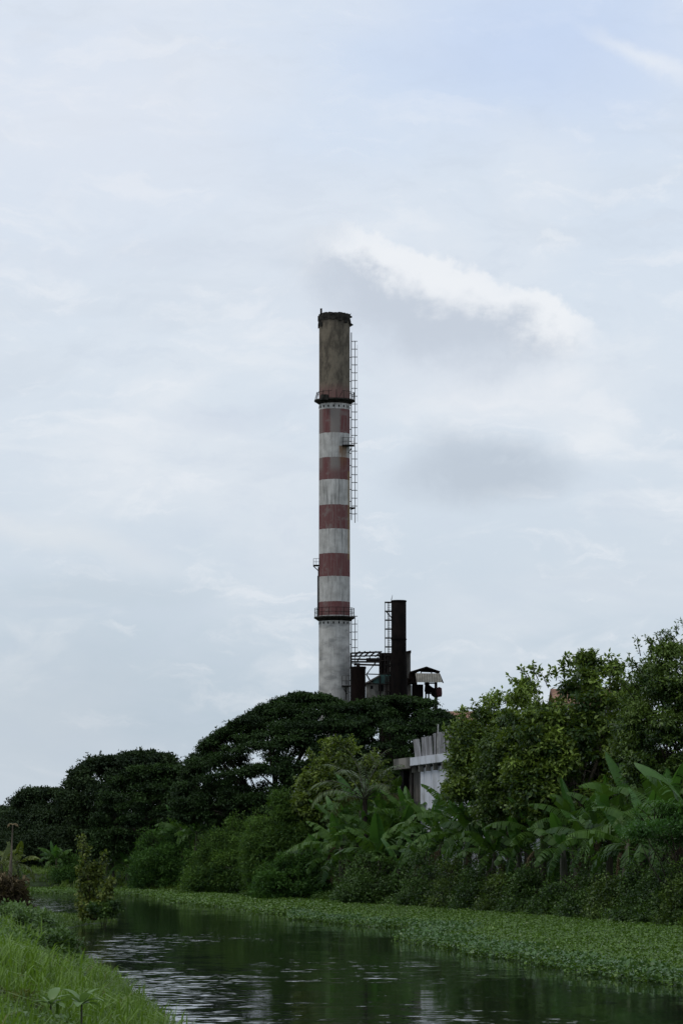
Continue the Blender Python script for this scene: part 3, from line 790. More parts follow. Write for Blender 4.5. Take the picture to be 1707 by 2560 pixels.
def ragged(X, Y):
    s = dline(edge_r, X, Y); k = inside(hyp, X, Y)
    return k & (s > .35+.5*wob(X*3, Y*1.2, 1.3)) & ((wob(X*2.2+3, Y*.8, 1.4) > -.82) | (s > 4))
ground_leaves('water_hyacinth', 'mat of floating green water plants along the right bank', 230000, (-2,16,38,150), ragged, .085, .06, M['hya'], (.03,.2), (-.15,.85), .9, 'water plants', 1.6, zfix=0)
ground_leaves('water_hyacinth', 'far band of floating water plants at the river bend', 90000, (-28,0,125,222), ragged, .12, .09, M['hya'], (.03,.3), (-.1,.8), .9, 'water plants', 1.2, zfix=0)
ground_leaves('water_hyacinth', 'band of broad blue green leaves along the open water edge of the floating plants', 60000, (-2,16,38,150), lambda X, Y: ragged(X, Y) & (dline(edge_r, X, Y) < 1.6+.8*wob(X, Y, 1.1)), .10, .085, M['hyaf'], (.05,.3), (0,1), .8, 'water plants', 1.6, zfix=0)
X_, Y_ = scatter(12000, -2, 14, 38, 150, ragged)
V, Fs, t = blades(np.stack([X_, Y_, np.full(len(X_), .02)], 1), rng.uniform(.12,.3,len(X_)), rng.uniform(.012,.024,len(X_)), rng.uniform(.1,.6,len(X_)), rng.uniform(0,6.28,len(X_)), rng.uniform(.2,1,len(X_)))
tag(arr_mesh('reed_grass', V, Fs, t, M['hya']), 'thin upright reed grass standing among the floating water plants', 'grass', kind='stuff')
def rb(X, Y): return rightland(X, Y) & (dline(foot, X, Y) < 13)
ground_leaves('creepers', 'dark creepers smothering the sloping right bank', 150000, (-10,22,70,170), rb, .12, .08, M['vine'], (0,.35), (0,1), .8, 'creepers', .9, lumps=1.5)
grass_patch('bank_grass', 'short green grass and shoots along the foot of the right bank', 26000, (-6,22,84,170), lambda X, Y: rightland(X, Y) & (dline(foot, X, Y) < 2.4+1.2*wob(X, Y, .6)), (.25,.7), (.015,.035), M['grassd'], (.2,1.2))
grass_patch('bank_grass', 'long pale grass leaning on the right bank slope', 26000, (-4,20,80,140), lambda X, Y: rb(X, Y) & (wob(X, Y, .35) > .1), (.4,.9), (.015,.03), M['feather2'], (0,.8))

ground_leaves('bank_weeds', 'low broad leaved weeds growing through the left bank grass', 26000, (-5,-.8,18,50), lambda X, Y: leftland(X, Y) & (wob(X*1.2, Y*.7, .9) < -.05), .06, .035, M['weed'], (.02,.3), (-.1,.9), .8, 'weeds', 1.5)
ground_leaves('bank_weeds', 'leafy weeds on the left bank between the tall grass and the sapling', 26000, (-11,-3,50,100), lambda X, Y: leftland(X, Y) & (wob(X*.9, Y*.4, .9) < .1), .09, .05, M['weed'], (.03,.4), (-.2,.8), .8, 'weeds', 1.2)
# ------------------------------------------------------------------ left bank individuals
def weed(label, px, py, d, r, n, L, mat, name='weed_bush', group='weed bushes on the left bank', flat=.7):
    c = at(px, py, d); z = h1(c.x, d)
    t = thing(name, (c.x, d, min(z, c.z)), label, 'shrub', group)
    K = 16; C = np.array([(c.x+rng.uniform(-1,1)*r, d+rng.uniform(-1,1)*r*1.6, max(z, c.z-r)+rng.uniform(0,1)*r*.8) for _ in range(K)])
    R = np.tile([[r*.5,r*.5,r*.5*flat]], (K,1))*rng.uniform(.7,1.2,(K,1))
    V, Fc, ti = clump_leaves(C, R, n, L, L*.5, rng.uniform(0,.9,K), .8)
    arr_mesh('foliage', V, [Fc], ti, mat, t)
    mb = MB()
    for i in range(8): mb.tube([(c.x,d,min(z, c.z)-.1), tuple(C[i])], [.012,.004], 5)
    mb.build('stems', M['bark'], t)
weed('rounded weedy bush on the left bank below the dry brown heap', 60, 2345, 72, .5, 7000, .09, M['weed'])
weed('weedy bush at the left edge halfway down the bank', 10, 2380, 60, .6, 7000, .08, M['weed'])
weed('small weedy bush by the water beyond the tall grass', 85, 2350, 76, .4, 5000, .08, M['weed'])
weed('brownish small leaved weeds at the bottom left corner', 20, 2500, 27, .22, 3500, .045, M['sap'])
weed('dark leafy weed overhanging the water beside the tall grass', 240, 2440, 54, .2, 1500, .07, M['vine'], flat=.6)

weed('low dark weeds in the middle of the near left bank', 90, 2440, 40, .45, 7000, .06, M['vine'])
weed('leafy weed patch at the left edge above the bottom corner', 15, 2440, 36, .4, 6000, .055, M['weed'])
weed('pale weedy bush on the slope where the tall grass ends', 110, 2425, 60, .4, 5000, .075, M['weed'], flat=.9)
def sapling():
    d = 104.5; b = gr(228, 2300, .15); x = xat(228, d); z = h1(x, d); z = max(z, .05)
    t = thing('sapling', (x, d, z), 'slender leafy sapling standing on the grassy point in the water', 'tree')
    mb = MB(); C = []; ctl = []
    stems = [((232,2300),(222,2200),(205,2095)), ((236,2300),(240,2230),(262,2135)), ((228,2300),(215,2240),(200,2165)),((240,2300),(262,2255),(275,2205)),((232,2300),(235,2220),(232,2160))]
    for s in stems:
        pts = [at(p[0], p[1], d+rng.uniform(-.3,.3)) for p in s]; mb.tube(pts, [.035,.022,.008], 6)
        for k in np.linspace(.1, 1, 22):
            i = 0 if k < .5 else 1; q = pts[i].lerp(pts[i+1], (k-.5*i)/.5)
            w = .62*(1-k)**1.5+.10
            for _ in range(2): 
                c = q+Vector((rng.normal()*w*.42, rng.normal()*w*.5, rng.normal()*.06)); C.append(tuple(c)); 
                if rng.random() < .4: mb.tube([q, c], [.008,.003], 4)
    C = np.array(C); C[:,2] = np.maximum(C[:,2], z+.15); R = np.full((len(C),3), .14)*rng.uniform(.6,1.4,(len(C),1))
    V, Fc, ti = clump_leaves(C, R*.8, 3600, .12, .07, rng.uniform(-.1,1.1,len(C)), .6, .4, tvar=.7)
    arr_mesh('crown', V, [Fc], ti, M['sap'], t); mb.build('trunk', M['bark'], t)
sapling()
weed('dark leafy shrub at the foot of the sapling on its right', 262, 2255, 104, .42, 4500, .1, M['vine'])

# broad leaved herbs in the bottom left corner
def herb(label, px, py, d, sc, rot, n=8):
    c = at(px, py, d); t = thing('broad_leaved_plant', (c.x, d, h1(c.x,d)), label, 'plant', 'broad leaved plants at the bottom left')
    rr = random.Random(int(px)); mb = MB(); mb.tube([(c.x,d,h1(c.x,d)-.05),(c.x,d,c.z)], [.012,.008], 6); mb.build('stem', M['bstem'], t)
    for i in range(n):
        az = rot+i*2.4; el = 1.1-.9*i/n; L = sc*rr.uniform(.8,1.15); W = L*.42; N = 8
        v, f, tt = [], [], []
        dv = Vector((math.cos(az),math.sin(az),0)); sd = Vector((-math.sin(az),math.cos(az),0)); p = Vector((c.x,d,c.z)); e = el
        for k in range(N+1):
            u = k/N; w = W*.5*max(.03, math.sin(PI*u**1.1)**.8) if u < 1 else .002
            nv = Vector((-dv.x*math.sin(e), -dv.y*math.sin(e), math.cos(e)))
            v += [p+sd*w+nv*w*.3, p, p-sd*w+nv*w*.3]
            p = p+(dv*math.cos(e)+Vector((0,0,math.sin(e))))*L/N; e -= 1.0/N
        for k in range(N):
            b = k*3; f += [(b,b+1,b+4,b+3),(b+1,b+2,b+5,b+4)]; tt += [.5+.2*(i%3)]*2
        arr_mesh('leaf', np.array([tuple(q) for q in v]), [np.array(f)], np.array(tt)+.5, M['weed'], t)
herb('broad leaved plant at the bottom edge among tall grass, right one of two', 205, 2512, 25.5, .23, .4, 9)
herb('broad leaved plant among tall grass nearer the left corner', 128, 2512, 26.5, .21, 1.3, 8)

# dry heap, dead stem, stones
def heap():
    d = 95; x = xat(28, d); z = h1(x, d)
    t = thing('dry_leaf_heap', (x, d, z), 'heap of dry brown palm thatch at the left waterside', 'heap')
    K = 26; C = np.array([(x+rng.uniform(-1,1)*.5-.2, d+rng.uniform(-.6,.6), z+rng.uniform(.1,.85)) for _ in range(K)]); R = np.full((K,3), .3)
    V, Fc, ti = clump_leaves(C, R, 5200, .3, .05, rng.uniform(-.6,.1,K), .1, 1.2)
    arr_mesh('thatch', V, [Fc], ti, M['dead'], t)
    C2 = np.array([(x+rng.uniform(-1,1)*.55-.1, d-.3+rng.uniform(-.4,.4), z+rng.uniform(.95,1.1)) for _ in range(12)]); R2 = np.full((12,3), .12)
    V, Fc, ti = clump_leaves(C2, R2, 260, .16, .07, rng.uniform(.6,1.2,12), .8)
    arr_mesh('dry_leaves', V, [Fc], ti, M['dead'], t)
heap()
def dead_stem():
    d = 95.5; a = at(26, 2200, d); b = at(33, 2062, d)
    t = thing('dead_stem', (a.x, d, h1(a.x,d)), 'bare dead stem with a withered leaf at its tip at the left', 'dead tree')
    mb = MB(); mb.tube([(a.x,d,h1(a.x,d)-.1), tuple(a), tuple(a.lerp(b,.5)), tuple(b)], [.1,.075,.03,.02], 8); mb.build('trunk', M['barkl'], t)
    rr = random.Random(3)
    for az in (0.1, 3.0): 
        o = mk_leaf('withered_leaf', M['dead'], t, base=tuple(Vector(b)), az=az, el=.5, L=.26, W=.12, droop=3.4, rr=rr, torn=.6, tint=.7, nseg=10)
dead_stem()
mb = MB(); c = at(78, 2243, 96)
tag(MB().lathe([(0,.22),(.10,.2),(.16,.12),(.18,.0),(.18,-.1)], (c.x-.05, 96), 9, jitter=lambda i,j: .03*math.sin(j*2.1+i)).build('pale_stone', M['stone']), 'small pale stone at the waterside below the dry heap', 'stone').location.z = h1(c.x,96)+.12

# ------------------------------------------------------------------ chimney
CD = 380.0; CXM = xat(835.7, CD); ZG = h1(CXM, CD)
cz = lambda py: zat(py, CD)
u = CD/F
def chimney_mat():
    m, nt = new_mat('striped_chimney_concrete'); q = NT(nt); tc = q.n('ShaderNodeTexCoord'); o = tc.outputs['Object']
    sp = q.n('ShaderNodeSeparateXYZ'); q.l(o, sp.inputs[0]); X, Y, Z = sp.outputs
    wv = q.noise(q.mapv(o, (1,1,.6)), 3.0, 3, .6).outputs[0]
    Zw = q.m('ADD', Z, q.m('MULTIPLY_ADD', wv, .14, -.07))
    red = None
    for (a, b) in ((1026,1086),(1147,1202),(1265,1325),(1386,1443),(1506,1560)):
        zt, zb = cz(a)-ZG, cz(b)-ZG
        v = q.m('MULTIPLY', q.m('GREATER_THAN', Zw, zb), q.m('LESS_THAN', Zw, zt))
        if b == 1560: v = q.m('MULTIPLY', q.m('GREATER_THAN', Z, cz(1540)-ZG), q.m('LESS_THAN', Zw, zt))
        red = v if red is None else q.m('MAXIMUM', red, v)
    big = q.noise(o, .9, 5, .62).outputs[0]
    vert = q.noise(q.mapv(o, (5.5,5.5,.30)), 1.0, 6, .7).outputs[0]
    vert2 = q.noise(q.mapv(o, (2.2,2.2,.10),(4,1,2)), 1.0, 4, .6).outputs[0]
    fine = q.noise(q.mapv(o, (1,1,.7)), 7, 6, .75).outputs[0]
    # faded paint columns on the two upper bands
    hi = q.m('GREATER_THAN', Z, cz(1225)-ZG)
    midc = q.m('SUBTRACT', 1, q.step(q.m('ABSOLUTE', q.m('ADD', X, q.m('MULTIPLY_ADD', fine, .5, -.25+(-.1)))), .50, .78))
    lowh = q.step(Z, cz(1190)-ZG, cz(1165)-ZG)
    edgel = q.step(X, -1.2, -1.7)
    fade = q.m('MULTIPLY', q.m('MAXIMUM', q.m('MULTIPLY', midc, .92), q.m('MULTIPLY', edgel, .7)), q.m('MULTIPLY', hi, q.m('MULTIPLY_ADD', lowh, .75, .25)))
    wear = q.m('MAXIMUM', q.step(vert, .46, .70, 0, .6), q.step(big, .52, .68, 0, .55))
    fade = q.m('MAXIMUM', fade, wear)
    redc = q.mix(big, (.115,.045,.045), (.165,.075,.072))
    redc = q.mix(fade, redc, (.20,.18,.165))
    whc = q.mix(q.step(big, .3, .7), (.35,.34,.32), (.51,.50,.475))
    lowz = q.m('LESS_THAN', Z, cz(1560)-ZG)
    whc = q.mix(q.m('MULTIPLY', q.step(vert, .44, .72, 0, .85), q.m('MULTIPLY_ADD', lowz, -.6, 1)), whc, (.12,.12,.115))
    spots = q.step(fine, .60, .68, 0, .85)
    zone = q.step(vert2, .45, .6)
    whc = q.mix(q.m('MULTIPLY', spots, q.m('MULTIPLY_ADD', zone, .7, .15)), whc, (.05,.05,.05))
    col = q.mix(red, whc, redc)
    # lower shaft: greyer dirty bands
    lower = q.m('LESS_THAN', Z, cz(1560)-ZG)
    hband = q.noise(q.mapv(o, (.4,.4,1.1)), 1.0, 5, .65).outputs[0]
    col = q.mix(q.m('MULTIPLY', lower, q.step(hband, .42, .68, 0, .6)), col, (.15,.155,.155))
    lift = q.m('MULTIPLY', lower, .0)
    # top: bare brown concrete, pinkish near platform
    zc = cz(1012)-ZG
    bz = q.noise(q.mapv(o, (1,1,.45)), 1.3, 6, .7).outputs[0]
    br = q.mix(q.step(bz, .36, .64), (.070,.060,.047), (.165,.14,.105))
    br = q.mix(q.m('MULTIPLY', q.step(Z, cz(955)-ZG, cz(990)-ZG), q.step(vert, .35, .55, .35, 1)), br, (.17,.095,.085))
    br = q.mix(q.step(Z, cz(815)-ZG, cz(795)-ZG, 0, .75), br, (.018,.017,.015))
    col = q.mix(q.m('GREATER_THAN', Z, zc), col, br)
    # rust runs under the side landing and along the ladder
    ang = q.m('SUBTRACT', X, 1.05)
    rz1 = q.m('MULTIPLY', q.step(Z, cz(1190)-ZG, cz(1120)-ZG), q.m('LESS_THAN', Z, cz(1119)-ZG))
    col = q.mix(q.m('MULTIPLY', rz1, q.m('MULTIPLY', q.step(q.m('ABSOLUTE', ang), .65, .30, 0, .9), q.step(vert, .3, .55, .3, 1))), col, (.17,.085,.03))
    rz2 = q.m('MULTIPLY', q.step(X, 1.55, 1.8), q.m('MULTIPLY', q.m('LESS_THAN', Z, cz(1180)-ZG), q.m('GREATER_THAN', Z, cz(1400)-ZG)))
    col = q.mix(q.m('MULTIPLY', rz2, .6), col, (.26,.18,.08))
    p = q.principled(col, .9, .12, 0, fine, .25, .03)
    q.out(p.outputs[0]); return m
M['chim'] = chimney_mat()

ch = thing('striped_chimney', (CXM, CD, ZG), 'tall red and white striped factory chimney with a crumbling brown top', 'chimney')
R0 = 39.1*u
rj = random.Random(8)
jit = [rj.uniform(-.08,.08) for _ in range(64)]
def shaft():
    zt = cz(787)
    prof = [(R0*1.0, ZG-.5), (R0, ZG), (R0, cz(1540)), (R0*.995, cz(1005)), (R0*.993, cz(800)), (R0*.993, zt-.05), (R0*.82, zt-.05), (R0*.80, zt-6)]
    b = MB(); prof2 = []
    for i in range(len(prof)-1):
        (r0,z0),(r1,z1) = prof[i], prof[i+1]; n = 12 if abs(z1-z0) > 5 and i < 5 else 1
        for k in range(n): prof2.append((r0+(r1-r0)*k/n, z0+(z1-z0)*k/n))
    prof2.append(prof[-1])
    topi = {i for i, (r, z) in enumerate(prof2) if abs(z-(zt-.05)) < .01}
    b.lathe(prof2, (CXM, CD), 64, jitter=lambda i, j: jit[j] if i in topi else 0)
    return b.build('shaft', M['chim'], ch, True)
sh = shaft()
# flat-shade the broken rim
# crumbling cap
M['cap'] = plain_mat('sooty_crumbling_concrete', (.010,.010,.009), (.04,.037,.032), 2.5, .95, .1, 0, (1,1,1), .5)
def cap():
    b = MB(); zt = cz(787)
    n = 48
    for j in range(n):
        a0 = 2*PI*j/n; a1 = 2*PI*(j+1)/n; r = R0*1.01+rj.uniform(0,.035)
        h = rj.uniform(.8,.95)
        t = zt+rj.uniform(-.06,.07)
        p = [(CXM+rr_*math.cos(a), CD+rr_*math.sin(a), t) for a, rr_ in ((a0,r),(a1,r),(a1,R0*.86),(a0,R0*.86))]
        b.prism(p, (0,0,-h))
    # ragged lumps left on the second corbel course
    for a in (PI*1.02, PI*1.1, PI*1.18, PI*1.9, PI*1.97, PI*1.62, PI*1.75):
        r = R0-.02; s = rj.uniform(.25,.5)
        b.box((CXM+r*math.cos(a), CD+r*math.sin(a), cz(810)+rj.uniform(-.5,.4)), (s, .3, s*1.3), a+PI/2)
    # spike and stump
    b.box((CXM-R0*.86, CD-R0*.5, zt+.25), (.26,.3,.75)); b.box((CXM-R0*.99, CD-.1, zt-.5), (.26,.4,.7), .3)
    b.prism([(CXM+R0*.97, CD-.3, cz(806)), (CXM+R0*1.22, CD-.3, cz(812.5)), (CXM+R0*.97, CD-.3, cz(818))], (0,.4,0))
    b.box((CXM+R0*1.02, CD-.2, cz(793)), (.4,.3,.22), .2)
    b.tube([(CXM+R0*.98,CD-.2,cz(796)), (CXM+R0*1.05,CD-.2,cz(784))], [.05,.03], 5)
    return b.build('crumbling_cap', M['cap'], ch)
cap()
def platform(pyt, name, bent):
    zt = cz(pyt); Ro = 51*u
    b = MB(); b.lathe([(R0-.02, zt),(Ro, zt),(Ro, zt-.16),(Ro*.93, zt-.24),(R0-.02, zt-.55)], (CXM,CD), 48)
    pl = b.build(name, M['cap'], ch)
    r = MB(); n = 16; Rr = Ro-.07; H = 1.1
    for k in range(n):
        a = 2*PI*k/n+.1; x, y = CXM+Rr*math.cos(a), CD+Rr*math.sin(a)
        if bent:
            lean = .28 if math.cos(a) < -.55 else rj.uniform(-.05,.05); hh = H*rj.uniform(.8,1.15)
            if rj.random() < .1: continue
            r.tube([(x,y,zt),(x-lean*math.cos(a)*1.0-0*y, y-lean*math.sin(a), zt+hh)], .04, 5)
        else: r.tube([(x,y,zt),(x,y,zt+H)], .035, 5)
    for hz in ((H*.98, H*.5) if not bent else (H*.8,)):
        m = 48; pts = []
        for k in range(m+1):
            a = 2*PI*k/m; 
            if bent and 4.6 < a < 5.1:
                if len(pts) > 1: r.tube(pts, .028, 5)
                pts = []; continue
            sag = rj.uniform(-.06,.06) if bent else 0
            rd = Rr-(.2 if bent and math.cos(a) < -.55 else 0)
            pts.append((CXM+rd*math.cos(a), CD+rd*math.sin(a), zt+hz+sag))
        if len(pts) > 1: r.tube(pts, .028, 5)
    if bent: r.tube([at(844,1000,CD-2.4), at(856,978,CD-2.5)], .03, 5)
    rl = r.build('railing', M['rail'], None); 
    rl.parent = pl; rl.location = -pl.parent.location
    return pl
pl1 = platform(1001, 'upper_platform', True)
pl2 = platform(1543, 'lower_platform', False)
b = MB(); b.tube([at(811,1000,CD-2.2), at(811,987,CD-2.2)], [.55,.5], 9); b.build('drum', M['cap'], ch)
def holes():
    b = MB()
    for py in (1019.5, 1559):
        for k in range(18):
            a = 2*PI*k/18+.12; x, y = CXM+(R0-.02)*math.cos(a), CD+(R0-.02)*math.sin(a)
            b.box((x,y,cz(py)), (.16,.10,.26), a+PI/2)
    b.build('putlog_holes', M['door'], ch)
holes()
def ladder(name, pxl, pxr, pyt, pyb, ring=True, step=19.6, standoff=0, back=880, far=894, toff=0):
    b = MB(); 
    xl, xr = xat(pxl, CD), xat(pxr, CD); y0 = CD-.2
    b.tube([(xl,y0,cz(pyb)),(xl,y0,cz(pyt))], .07, 6); b.tube([(xr,y0-.15,cz(pyb+8)),(xr,y0-.15,cz(pyt+22))], .05, 6)
    xf = xat(far, CD); b.tube([(xf,y0+.1,cz(pyb+4)),(xf,y0+.1,cz(pyt+30))], .014, 4)
    py = pyt+22
    cxr = (xl+xf)/2; rad = abs(xf-xl)/2
    while py < pyb and ring:
        pts = [(cxr+rad*math.cos(a), y0+rad*.8*math.sin(a), cz(py)+rj.uniform(-.02,.02)) for a in np.linspace(0, 2*PI, 17)]
        b.tube(pts, .024, 4); py += step
    # rungs between rail and wall
    z = cz(pyb)
    while z < cz(pyt):
        b.tube([(xl,y0,z),(xl,y0+.42,z)], .018, 4); z += .35
    b.tube([(xl,y0+.42,cz(pyb)),(xl,y0+.42,cz(pyt+10))], .04, 5)
    o = b.build(name, M['rail'], ch)
    b = MB()
    for py in np.arange(pyt+62, pyb, 30):
        b.tube([(CXM+R0*.98*(1 if pxl > 835 else -1),y0,cz(py)), (xl,y0,cz(py))], .05, 5)
    br = b.build('wall_brackets', M['rail'], None); br.parent = o; br.location = -ch.location
    return o
ladder('cage_ladder', 878.6, 887.5, 832, 1300)
ladder('cage_ladder', 878.4, 887.3, 1519, 1745)
ladder('cage_ladder', 795.4, 793.6, 1418, 1540, ring=False, far=794.5)
def landing(name, p0, p1, py, rail, brace, yo=-1.2, wdt=1.2):
    b = MB(); x0, x1 = xat(p0,CD), xat(p1,CD); z = cz(py)
    b.box(((x0+x1)/2, CD+yo, z), (x1-x0, wdt, .12))
    for (a, c) in brace: b.tube([at(*a, CD+yo), at(*c, CD+yo)], .06, 5)
    pl = b.build(name, M['rail'], ch)
    if rail:
        r = MB(); H = rail*u
        cs = [(x0+.05,CD+yo-wdt/2+.05),(x1-.05,CD+yo-wdt/2+.05),(x1-.05,CD+yo+wdt/2-.05),(x0+.05,CD+yo+wdt/2-.05)]
        for c in cs + [((x0+x1)/2, cs[0][1])]: r.tube([(*c,z),(*c,z+H)], .028, 5)
        for hz in (H, H*.5): r.tube([(*cs[3],z+hz),(*cs[0],z+hz),(*cs[1],z+hz),(*cs[2],z+hz)], .024, 5)
        rl = r.build('railing', M['rail'], None); rl.parent = pl; rl.location = -ch.location
landing('side_landing', 855, 886, 1118, 19, [((857,1120),(855,1132)),((878,1120),(871,1133))], -1.5)
landing('side_landing', 782, 798, 1414, 17, [((783,1415),(797,1428))], 0)
landing('side_landing', 872, 889, 1270, 0, [((886,1271),(876,1274))], 0, .8)
landing('side_landing', 854, 877, 1717, 25, [((857,1719),(868,1735)),((865,1719),(865,1750))], -1.5)

# ------------------------------------------------------------------ black steel stack
SD = 368.0; us = SD/F
def bx(mb, x0, x1, y0, y1, d, th):
    a = at(x0, y1, d); c = at(x1, y0, d); mb.box(((a.x+c.x)/2, d+th/2, (a.z+c.z)/2), (c.x-a.x, th, c.z-a.z)); return mb
def stack():
    x = xat(997.7, SD); g = h1(x, SD); z = lambda p: zat(p, SD)
    t = thing('steel_stack', (x, SD, g), 'black steel stack with a caged ladder, right of the striped chimney', 'chimney')
    r = 18.7*us
    MB().lathe([(r*1.12,g-.3),(r*1.12,z(1700)),(r,z(1640)),(r,z(1501)),(r*.93,z(1501)),(r*.9,z(1530))], (x,SD), 32).build('shaft', M['steel'], t, True)
    b = MB()
    for p in (1502, 1597): b.lathe([(r-.02,z(p)),(r+.06,z(p)),(r+.06,z(p)-.12),(r-.02,z(p)-.12)], (x,SD), 32)
    b.build('rim_flange', M['steel'], t)
    b = MB(); xl = xat(963, SD); xm = xat(970, SD)
    for xx in (xl, xm, xat(973,SD)): b.tube([(xx,SD-.1,z(1740)),(xx,SD-.1,z(1504))], .04, 5)
    b.tube([(xl,SD+.6,z(1740)),(xl,SD+.6,z(1504))], .03, 5)
    for p in np.arange(1504, 1740, 22.3):
        bx(b, 962, 981, p, p+2.3, SD-.2, .9)
    for p in np.arange(1508, 1740, 5.5): b.tube([(xat(970,SD),SD-.1,z(p)),(xat(978,SD),SD-.1,z(p))], .018, 4)
    b.tube([at(966,1530,SD), at(979,1545,SD)], .07, 5)
    b.build('cage_ladder', M['rail'], t)
    MB().tube([at(978,1500,SD), at(981,1487,SD)], [.05,.015], 5).build('lightning_rod', M['rail'], t)
stack()

# ------------------------------------------------------------------ boiler house group
def boiler():
    d = 378; x = xat(988, d); g = h1(x, d)
    t = thing('boiler_house', (x, d, g), 'tall rusty boiler house directly behind the black stack', 'building')
    b = MB(); a = at(950,1632,d); c = at(1017,1632,d); b.box(((a.x+c.x)/2, d+4, (g+a.z)/2), (c.x-a.x, 8, a.z-g)); b.build('rusty_wall', M['rust'], t)
    b = MB(); bx(b, 1017.2, 1026, 1630, 1760, d+.5, 7); b.build('grey_wall', M['greyw'], t)
    b = MB(); b.prism([at(1010,1629,d-.1), at(1027,1625.5,d-.1), at(1027.5,1630.5,d-.1), at(1010,1632,d-.1)], (0,8,0)); b.build('roof', M['rust'], t)
    b = MB(); bx(b, 972, 978, 1650, 1664, d-.05, .05); bx(b, 972, 978, 1668, 1680, d-.05, .05); b.build('window', M['greyw'], t)
    b = MB()
    for px in (952, 960, 968, 978): b.tube([at(px,1632,d-.15), at(px,1735,d-.15)], .09, 5)
    for py in (1652, 1686, 1712): b.tube([at(950,py,d-.2), at(1016,py,d-.2)], .08, 5)
    b.build('steel_columns', M['rail'], t)
boiler()
def truss():
    d = 374; x = xat(915, d); g = h1(x, d)
    t = thing('roof_frame', (x, d, g), 'skeletal steel roof frame between the striped chimney and boiler house', 'steel frame')
    b = MB()
    for k, yy in enumerate((0, 4)):
        for (p0, p1, r) in (((877,1633),(950,1630),.11),((878,1641),(950,1639),.09),((878,1648),(950,1649),.11),((878,1654.5),(950,1655),.12),((884,1661),(950,1663),.12)):
            b.tube([at(*p0, d+yy), at(*p1, d+yy)], r, 5)
    b.build('beam', M['rail'], t)
    b = MB()
    for px in (884, 897, 910, 924, 938, 948): b.tube([at(px, 1641, d), at(px+15 if px < 940 else px+4, 1629, d+4)], .1, 5)
    for px in (890, 915, 935): b.tube([at(px, 1657, d), at(px+10, 1643, d)], .08, 5)
    bx(b, 915, 950, 1645, 1654, d+2, .1)
    b.build('rafter', M['rail'], t)
    b = MB()
    for yy in (0, 4): b.tube([at(877.5,1632,d+yy), (at(877.5,1632,d).x, d+yy, g)], .13, 6)
    b.tube([at(949,1632,d), (at(949,1632,d).x, d, g)], .11, 6); b.build('column', M['rail'], t)
    b = MB()
    b.tube([at(938,1657,d), at(915.6,1686,d), at(933,1716,d)], .10, 5); b.tube([at(916,1685,d), at(950,1686,d)], .07, 5)
    b.build('brace', M['rail'], t)
truss()
def tank():
    d = 366; x = xat(895.3, d); g = h1(x, d); r = 19*d/F; z = lambda p: zat(p, d)
    t = thing('steel_tank', (x, d, g), 'dark brown cylindrical tank standing against the striped chimney', 'tank')
    MB().lathe([(r*.98,g-.3),(r*.98,z(1676)),(r,z(1675)),(r,z(1670)),(r*.93,z(1667.5)),(r*.3,z(1666)),(0.001,z(1666))], (x,d), 32).build('shell', M['tank'], t, True)
    MB().tube([(x,d,z(1668)),(x,d,z(1658))], .22, 8).build('outlet_pipe', M['rail'], t)
    b = MB()
    for j in range(24):
        a = 2*PI*j/24; b.box((x+r*math.cos(a), d+r*math.sin(a), z(1669)), (.1,.1,.22), a)
    b.build('lid_lugs', M['tank'], t)
tank()
def shed():
    d = 370; x = xat(942, d); g = h1(x, d)
    t = thing('factory_shed', (x, d, g), 'low concrete shed with pale sloping roof and teal gable under the steel frame', 'building')
    b = MB(); bx(b, 915, 972, 1705, 1760, d, 5); b.build('wall', M['conc'], t)
    b = MB(); b.prism([at(936,1694,d-.1), at(951,1687,d-.1), at(980,1687,d-.1), at(980,1709,d-.1), at(930,1709,d-.1)], (0,5,0)); b.build('teal_gable', M['teal'], t)
    b = MB(); b.prism([at(912,1707,d-.4), at(950,1686,d-.4), at(950,1689.5,d-.4), at(913,1711,d-.4)], (0,6,0)); b.build('roof', M['greyw'], t)
    b = MB(); bx(b, 946, 958, 1712, 1728, d-.05, .04); bx(b, 926, 932, 1714, 1722, d-.05, .04); b.build('window', M['door'], t)
    b = MB()
    for px in (950, 966, 974): b.tube([at(px,1690,d-.4), at(px,1745,d-.4)], .09, 5)
    b.tube([at(915,1708,d-.4), at(985,1712,d-.4)], .07, 5); b.build('pipe', M['rail'], t)
shed()
